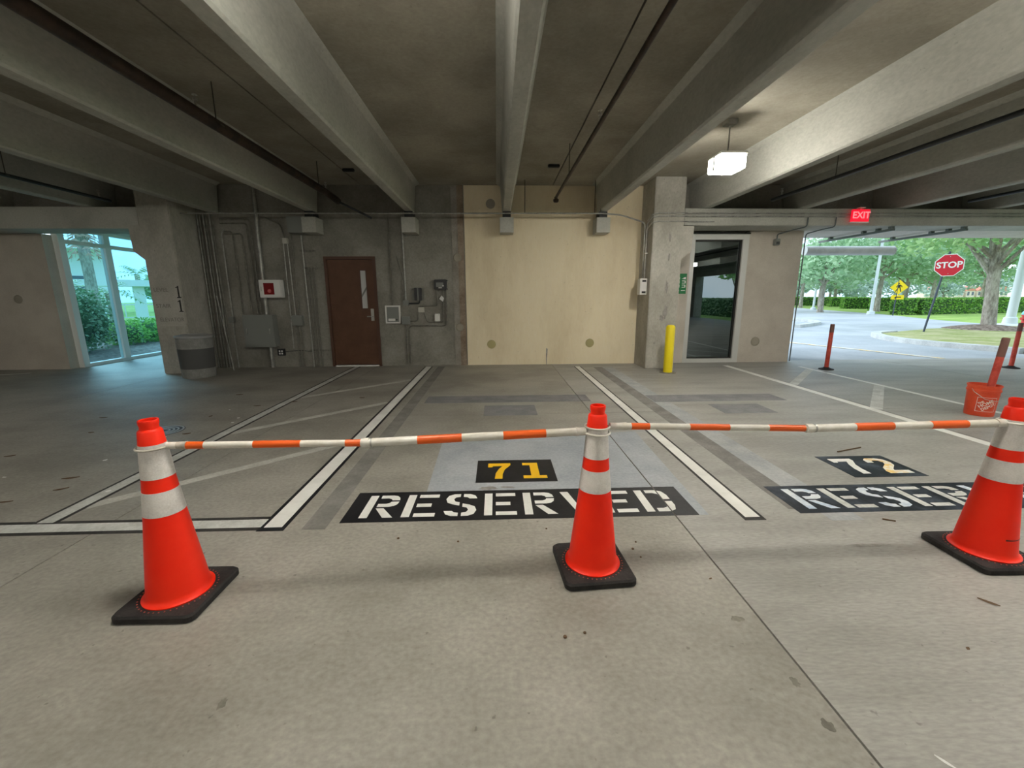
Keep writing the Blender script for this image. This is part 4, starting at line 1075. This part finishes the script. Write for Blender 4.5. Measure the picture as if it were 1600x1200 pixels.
tag(MB().tube([(-.03, .02, .004), (0, 0, .005), (.03, -.01, .004)], .005, 6).obj('twig', M['leafdry'], None, True, (2.56, 2.42, 0)), 'short dark twig in front of the scuffed RESERVED panel', 'twig')
for (x, y, r) in ((.78, 2.18, .008), (.82, 2.25, .006), (.80, 2.10, .006), (-.62, 2.35, .008), (-.25, 2.30, .007), (.30, 2.42, .006), (.28, 1.55, .009), (.37, 1.57, .007)):
    tag(MB().lathe([(0, 0), (r, r*.3), (r*.8, r), (0, r*1.2)], 7).obj('pebble', M['leafdry'], None, False, (x, y, 0)), 'tiny dark pebble on the slab around the middle cone', 'pebble', 'pebbles around the middle cone')

# ================================================================ OUTSIDE
def leaves(name, blobs, n, size, mtl, parent, seed, flat=.6):
    """n leaf quads scattered through ellipsoid blobs (cx,cy,cz,rx,ry,rz)"""
    R = random.Random(seed)
    vol = [b[3]*b[4]*b[5] for b in blobs]; tot = sum(vol)
    V, F = [], []
    for b, v in zip(blobs, vol):
        for _ in range(int(n * v / tot) + 1):
            while True:
                p = Vector((R.uniform(-1, 1), R.uniform(-1, 1), R.uniform(-1, 1)))
                if .30 < p.length < 1: break
            c = Vector((b[0] + p.x*b[3], b[1] + p.y*b[4], b[2] + p.z*b[5]))
            s = size * R.uniform(.6, 1.3)
            a = Vector((R.gauss(0, 1), R.gauss(0, 1), R.gauss(0, flat))).normalized()
            w_ = Vector((R.gauss(0, 1), R.gauss(0, 1), R.gauss(0, 1))); w_ = (w_ - a * w_.dot(a)).normalized()
            i = len(V)
            V += [c - a*s*.5, c + w_*s*.28, c + a*s*.5, c - w_*s*.28]
            F.append((i, i+1, i+2, i+3))
    me = bpy.data.meshes.new(name); me.from_pydata(V, [], F); me.materials.append(mtl)
    o = bpy.data.objects.new(name, me); o['kind'] = 'stuff'
    return link(o, parent)

def hedge(p0, p1, w, h, n, size, label, mtl='leaf_hedge', seed=1, group=None, nm='hedge'):
    d = Vector((p1[0]-p0[0], p1[1]-p0[1], 0)); L = d.length
    t = thing(nm, (p0[0], p0[1], -.03), math.atan2(d.y, d.x), label, 'hedge', group)
    MB().box(.08, L - .08, -w/2 + .10, w/2 - .10, 0, h - .10).obj('inner_mass', M['leaf_core'], t)
    R = random.Random(seed); V, F = [], []
    for _ in range(n):
        # points near the surface of the block
        f = R.random(); aT, aF, aE = L*w, 2*L*h, 2*w*h; q = f * (aT + aF + aE)
        if q < aT: c = Vector((R.uniform(0, L), R.uniform(-w/2, w/2), h - abs(R.gauss(0, .05))))
        elif q < aT + aF: c = Vector((R.uniform(0, L), R.choice((-1, 1)) * (w/2 - abs(R.gauss(0, .05))), R.uniform(0.02, h)))
        else: c = Vector((R.choice((0.02, L - .02)), R.uniform(-w/2, w/2), R.uniform(0.02, h)))
        s = size * R.uniform(.6, 1.3)
        a = Vector((R.gauss(0, 1), R.gauss(0, 1), R.gauss(0, .8))).normalized()
        w_ = Vector((R.gauss(0, 1), R.gauss(0, 1), R.gauss(0, 1))); w_ = (w_ - a*w_.dot(a)).normalized()
        i = len(V); V += [c - a*s*.5, c + w_*s*.3, c + a*s*.5, c - w_*s*.3]; F.append((i, i+1, i+2, i+3))
    me = bpy.data.meshes.new('foliage'); me.from_pydata(V, [], F); me.materials.append(M[mtl])
    o = bpy.data.objects.new('foliage', me); o['kind'] = 'stuff'; link(o, t)
    return t

def tree(x, y, h, r, crown_z, crown_r, n, size, label, seed, mtl='leaf_oak', group=None, lean=0.0, nb=9, crown_h=None):
    t = thing('tree', (x, y, 0), 0, label, 'tree', group)
    R = random.Random(seed)
    top = Vector((lean, 0, h))
    tp = [Vector((0, 0, -.1)), Vector((0, 0, .15)), Vector((lean*.2, .02, h*.35)), Vector((lean*.5, -.03, h*.6)), top]
    MB().tube(tp, r, 14, radii=[r*1.7, r*1.15, r*.95, r*.85, r*.45]).obj('trunk', M['bark'], t, True)
    blobs = []
    ch = crown_h or crown_r * .7
    for k in range(nb):
        a = 2*pi*k/nb + R.uniform(-.3, .3); rr_ = crown_r * R.uniform(.45, .75)
        c = Vector((lean + rr_*cos(a), rr_*sin(a), crown_z + R.uniform(-.45, .55)*ch))
        b0 = Vector((lean*.4, 0, h * R.uniform(.45, .75)))
        mid = b0.lerp(c, .5) + Vector((0, 0, .25))
        MB().tube([b0, mid, c], r*.3, 7, radii=[r*.38, r*.24, r*.08]).obj('branch', M['bark'], t, True)
        blobs.append((c.x, c.y, c.z, crown_r*.48, crown_r*.48, ch*.5))
    blobs.append((lean, 0, crown_z + ch*.3, crown_r*.6, crown_r*.6, ch*.6))
    leaves('crown', blobs, n, size, M[mtl], t, seed)
    return t

# main oak by the stop sign
oak = tree(19.9, 16.4, 4.6, .20, 4.6, 3.8, 6500, .24, 'large oak with bare lower limbs on the mulched island', 11, 'leaf_oak', None, -.75, 11, 1.9)
MB().lathe([(1.35, .0), (1.1, .07), (.5, .16), (0, .2)], 28).obj('mulch_ring', M['mulch'], oak, True, (0, 0, .085))
# trees behind the hedge
far = [(28.5, 36.5, 10.5), (35, 38, 11.5), (40.5, 41, 11), (46, 38, 12), (52, 44, 12), (38, 52, 11), (45, 58, 12), (52, 64, 13), (58, 55, 12), (43, 72, 13), (60, 75, 13), (66, 62, 13)]
for k, (x, y, hh) in enumerate(far):
    near = y < 45
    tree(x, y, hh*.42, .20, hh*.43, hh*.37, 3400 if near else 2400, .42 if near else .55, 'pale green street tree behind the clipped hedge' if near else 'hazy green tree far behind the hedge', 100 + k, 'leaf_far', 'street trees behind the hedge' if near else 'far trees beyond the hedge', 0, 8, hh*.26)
low = [(36, 62), (43, 66), (53, 76), (57, 70), (64, 74), (71, 74), (78, 72), (84, 70), (48, 84), (90, 84), (66, 90), (78, 92)]
for k, (x, y) in enumerate(low):
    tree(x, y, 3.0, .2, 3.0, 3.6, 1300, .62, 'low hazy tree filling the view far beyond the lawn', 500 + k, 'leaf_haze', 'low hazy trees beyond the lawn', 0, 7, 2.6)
# clipped hedge blocks
hb = [((32.4, 31.8), (47.0, 35.6), 'long clipped hedge behind the stop sign island'), ((30.9, 32.0), (32.1, 31.85), 'short dark hedge block beside the long clipped hedge'),
      ((36.9, 40.6), (37.6, 38.2), 'hedge block behind the crossing sign'), ((39.3, 47.2), (42.0, 46.2), 'hedge block between the two far lamp posts'), ((44.6, 55.6), (46.6, 54.8), 'small far hedge block by the tall lamp post'), ((47.4, 64), (47.6, 58.8), 'farthest low hedge block along the drive'), ((48.5, 72), (48.0, 65.5), 'low hedge run at the end of the drive')]
for k, (a, b, lab) in enumerate(hb):
    L = math.dist(a, b)
    hedge(a, b, 1.1, 1.25, int(330 * (L + 1)), .17 + .002*k, lab, 'leaf_hedge', 40 + k, 'clipped hedge blocks along the lawn')

# stop sign
ss = thing('stop_sign', (16.14, 15.37, .05), label='red octagonal stop sign on a leaning dark post', cat='stop sign')
face_rot = radians(-36)
top = Vector((.43, 0, 2.95))
MB().tube([(0, 0, 0), top], .032, 8).obj('post', M['post_dark'], ss)
sp = bpy.data.objects.new('sign_face', None)
bpy.data.objects.remove(sp)
oc = [(.42 * cos(radians(22.5 + 45*k)) , .42 * sin(radians(22.5 + 45*k))) for k in range(8)]
oi = [(p[0]*.94, p[1]*.94) for p in oc]
ctr = (.36, -.12, 2.46)
RS = (0, radians(-2), face_rot)
plate = MB().prism(oc, -.004, .004, 'y').obj('plate', M['sign_white'], ss, False, ctr); plate.rotation_euler = RS
MB().prism(oi, -.007, -.004, 'y').obj('red_face', M['stop_red'], plate)
text_obj('word', 'STOP', .30, M['sign_white'], plate, (0, -.008, 0), sx=.95, bold=.008)
for z in (.3, -.3): MB().cyl((0, -.012, z), (0, -.006, z), .014, 8).obj('bolt', M['steel'], plate)
# pedestrian crossing sign
pd = thing('crossing_sign', (28.8, 29.86, -.03), label='yellow diamond pedestrian sign with arrow plate below', cat='road sign')
MB().cyl((0, 0, 0), (0, 0, 2.5), .035, 8).obj('post', M['post_dark'], pd)
di = MB().prism([(0, -.52), (.52, 0), (0, .52), (-.52, 0)], -.006, .006, 'y').obj('diamond', M['sign_yellow'], pd, False, (0.06, -.05, 2.03)); di.rotation_euler = (0, 0, radians(-25))
fg = MB()
fg.prism([(-.04 + .05*cos(2*pi*k/10), .27 + .05*sin(2*pi*k/10)) for k in range(10)], -.009, -.006, 'y')
for pl in ([(-.07, .19), (.05, .19), (.07, -.02), (-.05, -.02)], [(-.05, 0), (.0, 0), (-.09, -.16), (-.16, -.32), (-.21, -.29), (-.13, -.14)], [(.0, 0), (.07, 0), (.11, -.15), (.16, -.31), (.10, -.32), (.05, -.14)], [(-.07, .19), (-.17, .06), (-.16, -.02), (-.12, -.01), (-.12, .05), (-.06, .11)], [(.04, .19), (.15, .10), (.18, .0), (.14, -.01), (.11, .06), (.05, .10)]):
    fg.prism(pl, -.009, -.006, 'y')
fg.obj('walking_figure', M['ink'], di)
ap = MB().box(-.36, .36, -.006, .006, -.15, .15).obj('arrow_plate', M['sign_yellow'], pd, False, (.06, -.05, 1.33)); ap.rotation_euler = (0, 0, radians(-25))
MB().prism([(-.20, -.06), (-.06, .10), (-.07, .04), (.20, .04), (.20, -.02), (-.08, -.02), (-.06, -.10)], -.009, -.006, 'y').obj('arrow', M['ink'], ap)
# lamp posts
def lamp_post(x, y, h, r, label, arm=None, plinth=0.0):
    t = thing('lamp_post', (x, y, -.03), label=label, cat='lamp post')
    if plinth: MB().lathe([(plinth, 0), (plinth, .12), (plinth*.8, .16), (plinth*.45, .2), (plinth*.4, .45), (r, .5)], 20).obj('plinth', M['pole_pale'], t, True)
    else: MB().lathe([(r*2.4, 0), (r*2.2, .25), (r, .3)], 16).obj('plinth', M['pole_pale'], t, True)
    MB().lathe([(r, .28), (r*.8, h), (0, h)], 14).obj('pole', M['pole_pale'], t, True)
    if arm: MB().box(-arm, .05, -.12, .12, h - .06, h + .06).obj('lamp_head', M['pole_pale'], t)
lamp_post(29.15, 32.1, 8.0, .11, 'pale lamp post standing by the drive near crossing sign', .7)
lamp_post(32.9, 43.1, 4.55, .11, 'far pale lamp post with small flat head', .65)
lamp_post(23.3, 18.4, 8.0, .16, 'thick pale lamp post on a round plinth behind oak', .8, .55)
# fire hydrant
fh = thing('fire_hydrant', (22.6, 17.3, .08), label='red fire hydrant with aqua bonnet beside the lamp post', cat='fire hydrant')
MB().lathe([(.17, 0), (.17, .04), (.12, .05), (.12, .45), (.15, .46), (.15, .52), (.12, .53)], 18).obj('barrel', M['hydrant'], fh, True)
MB().lathe([(.155, .53), (.16, .56), (.13, .66), (.05, .74), (.05, .78), (0, .78)], 18).obj('bonnet', M['hydrant_top'], fh, True)
for s in (-1, 1): MB().cyl((s*.10, 0, .36), (s*.21, 0, .36), .06, 12).obj('nozzle', M['hydrant'], fh)
MB().cyl((0, -.10, .33), (0, -.2, .33), .075, 12).obj('nozzle', M['hydrant'], fh)
# far houses
HOUSES = ((211, 190), (216.2, 190), (221.4, 190), (197, 190), (232, 190))
for k, (x, y) in enumerate(HOUSES):
    t = thing('house', (x, y, 0), 0, label='small pale house with red roof far behind the hedge', cat='house', group='red roofed houses in the distance')
    MB().box(-2.0, 2.0, -2, 2, 0, 3.4).obj('walls', M['house'], t)
    MB().prism([(-2.3, 3.3), (2.3, 3.3), (0, 5.4)], -2.3, 2.3, 'y').obj('roof', M['roof'], t)
    for xx in (-1.3, 1.3): MB().box(xx*.8 - .5, xx*.8 + .5, -2.05, -1.98, 1.2, 2.8).obj('window', M['house_glass'], t)

# ---- garden seen through the lobby window
def shrub(x, y, blobs, n, size, label, seed, group=None, mtl='leaf_shrub'):
    t = thing('shrub', (x, y, -.03), 0, label, 'shrub', group)
    for bx, by, bz, rx, ry, rz_ in blobs:
        mb = MB(); bmesh.ops.create_icosphere(mb.b, subdivisions=2, radius=1.0)
        for v in mb.b.verts: v.co = Vector((bx + v.co.x*rx*.62, by + v.co.y*ry*.62, max(0, bz + v.co.z*rz_*.68)))
        mb.obj('inner_mass', M['leaf_core'], t)
    leaves('foliage', [(b[0], b[1], b[2], b[3], b[4], b[5]) for b in blobs], n, size, M[mtl], t, seed)
shrub(-11.6, 11.8, [(0, 0, .9, .85, .9, 1.0), (-.3, .9, .85, .8, .8, .95), (.1, -.7, .8, .7, .7, .9), (-.2, .3, 1.25, .7, .9, .5)], 5200, .11, 'tall dense shrub outside the lobby window', 5)
shrub(-12.3, 15.2, [(0, 0, .40, .8, .9, .45), (-.3, 1.2, .38, .8, .8, .42), (.2, -1.1, .38, .7, .7, .42)], 4200, .10, 'low clipped shrub bed outside the lobby window', 6, None, 'leaf_hedge')
tag(MB().box(-14.5, -9.1, 9.4, 19, -.05, -.018).obj('planting_bed', M['mulch']), 'brown mulch bed below the lobby window', kind='structure')
def palm(x, y, h, r, n, L, label, seed, skirt=True):
    t = thing('palm_tree', (x, y, 0), 0, label, 'palm tree')
    R = random.Random(seed)
    MB().tube([(0, 0, -.1), (.05, 0, h*.5), (.02, 0, h)], r, 14, radii=[r*1.2, r*.9, r]).obj('trunk', M['bark'], t, True)
    def fr_(mtl, nm, el0, el1, LL, cnt):
        for k in range(cnt):
            a = 2*pi*k/cnt + R.uniform(-.2, .2); el = R.uniform(el0, el1)
            V, F = [], []
            d = Vector((cos(a), sin(a), 0)); s = Vector((-sin(a), cos(a), 0))
            pts = [Vector((0, 0, h)) + d * LL*q*cos(el) + Vector((0, 0, 1)) * (LL*q*sin(el) - LL*.55*q*q) for q in [i/8 for i in range(9)]]
            for i in range(8):
                for sg_ in (-1, 1):
                    lw = LL*.22*sin(pi*(.12 + .8*i/8)); b0 = pts[i]; b1 = pts[i+1]
                    tip = b0.lerp(b1, .5) + s*sg_*lw + d*lw*.45 - Vector((0, 0, lw*.35))
                    j = len(V); V += [b0, b0.lerp(b1, .45), tip]; F.append((j, j+1, j+2))
                j = len(V); V += [pts[i] + s*.012, pts[i+1] + s*.008, pts[i+1] - s*.008, pts[i] - s*.012]; F.append((j, j+1, j+2, j+3))
            me = bpy.data.meshes.new(nm); me.from_pydata(V, [], F); me.materials.append(M[mtl]); link(bpy.data.objects.new(nm, me), t)
    fr_('palm', 'frond', .1, 1.1, L, n)
    if skirt: fr_('palm_dead', 'dead_frond', -1.3, -.9, L*.55, 9)
palm(-18.4, 20.2, 5.0, .22, 14, 2.4, 'tall palm with hanging brown fronds behind the shrub', 21)
palm(-19.5, 20.0, 1.7, .16, 14, 1.7, 'young palm left of the tall palm trunk', 22, False)
palm(-19.6, 22.4, 1.7, .16, 14, 1.7, 'young palm right of the tall palm trunk', 23, False)
palm(-27, 33.5, 3.2, .16, 14, 1.9, 'distant palm rising above the white walkway roof', 24, False)
# white covered walkway
wk = thing('covered_walkway', (-21, 26, 0), math.atan2(8, 9.2) , label='white covered walkway with square posts behind the garden', cat='walkway')
MB().box(-16, 16, -.6, .6, 2.15, 2.50).obj('roof_beam', M['building'], wk)
for k in range(-4, 5):
    MB().box(k*3.6 - .26, k*3.6 + .26, -.26, .26, -.03, 2.15).obj('post', M['building'], wk)
fn = thing('garden_fence', (-23, 28, 0), math.atan2(8, 9.2), label='low white railing behind the covered walkway', cat='fence')
MB().box(-18, 18, -.03, .03, 1.05, 1.13).obj('top_rail', M['building'], fn); MB().box(-18, 18, -.03, .03, .25, .32).obj('bottom_rail', M['building'], fn)
for k in range(0, 73):
    x = -18 + k*.5
    MB().box(x - .03, x + .03, -.03, .03, .32, 1.05).obj('baluster', M['building'], fn)
# white building with balcony railing far left
wb = thing('white_building', (-42, 40, 0), radians(45), label='white building with railed balcony beyond the palms', cat='building')
MB().box(-14, 6, 0, 10, 0, 6.2).obj('walls', M['building'], wb)
MB().box(-14, 6, -1.6, 0, 6.0, 6.35).obj('balcony_slab', M['building'], wb)
for k in range(24): MB().box(-13.8 + k*.85, -13.7 + k*.85, -1.58, -1.5, 6.35, 8.2).obj('balcony_post', M['building'], wb)
MB().box(-14, 6, -1.6, -1.48, 8.2, 8.35).obj('balcony_rail', M['building'], wb)
for k in range(6): MB().box(-12.5 + k*3.0, -11.1 + k*3.0, -.05, .02, 1.2, 3.6).obj('window', M['house_glass'], wb)
for k, (x, y, hh) in enumerate(((-38, 50, 5.5), (-41, 35, 5.5))):
    tree(x, y, hh*.45, .2, hh*.5, hh*.36, 1800, .5, 'green tree beyond the covered walkway', 200 + k, 'leaf_far', 'trees beyond the covered walkway', 0, 7, hh*.3)

# ---- open right side of the garage: edge beam, posts, garden (seen in the dark glass)
eb_ = thing('edge_beam', (X1 + .15, -1.5, 2.75), label='concrete edge beam along the open garage side', cat='beam')
MB().box(-.15, .15, -10.5, 10.4, 0, .9).obj('beam_body', M['beam'], eb_)
for y in (-11.5, -4, 3.5):
    tag(MB().box(-.28, .28, -.28, .28, 0, 2.75, .012).obj('concrete_column', M['column'], None, False, (X1 + .15, y, 0)), 'square concrete column on the open garage side', 'column', 'columns of the open side')
hedge((17, -22), (17, 8), 1.2, 1.3, 6500, .2, 'long hedge along the open garage side', 'leaf_shrub', 77)
for k, (x, y) in enumerate(((21, -13), (22, -6), (23, 1), (22, -20), (29, -10), (30, -17))):
    tree(x, y, 3.2, .2, 3.6, 2.9, 1800, .4, 'garden tree along the open garage side', 300 + k, 'leaf_oak', 'garden trees on the open side', 0, 7, 2.0)
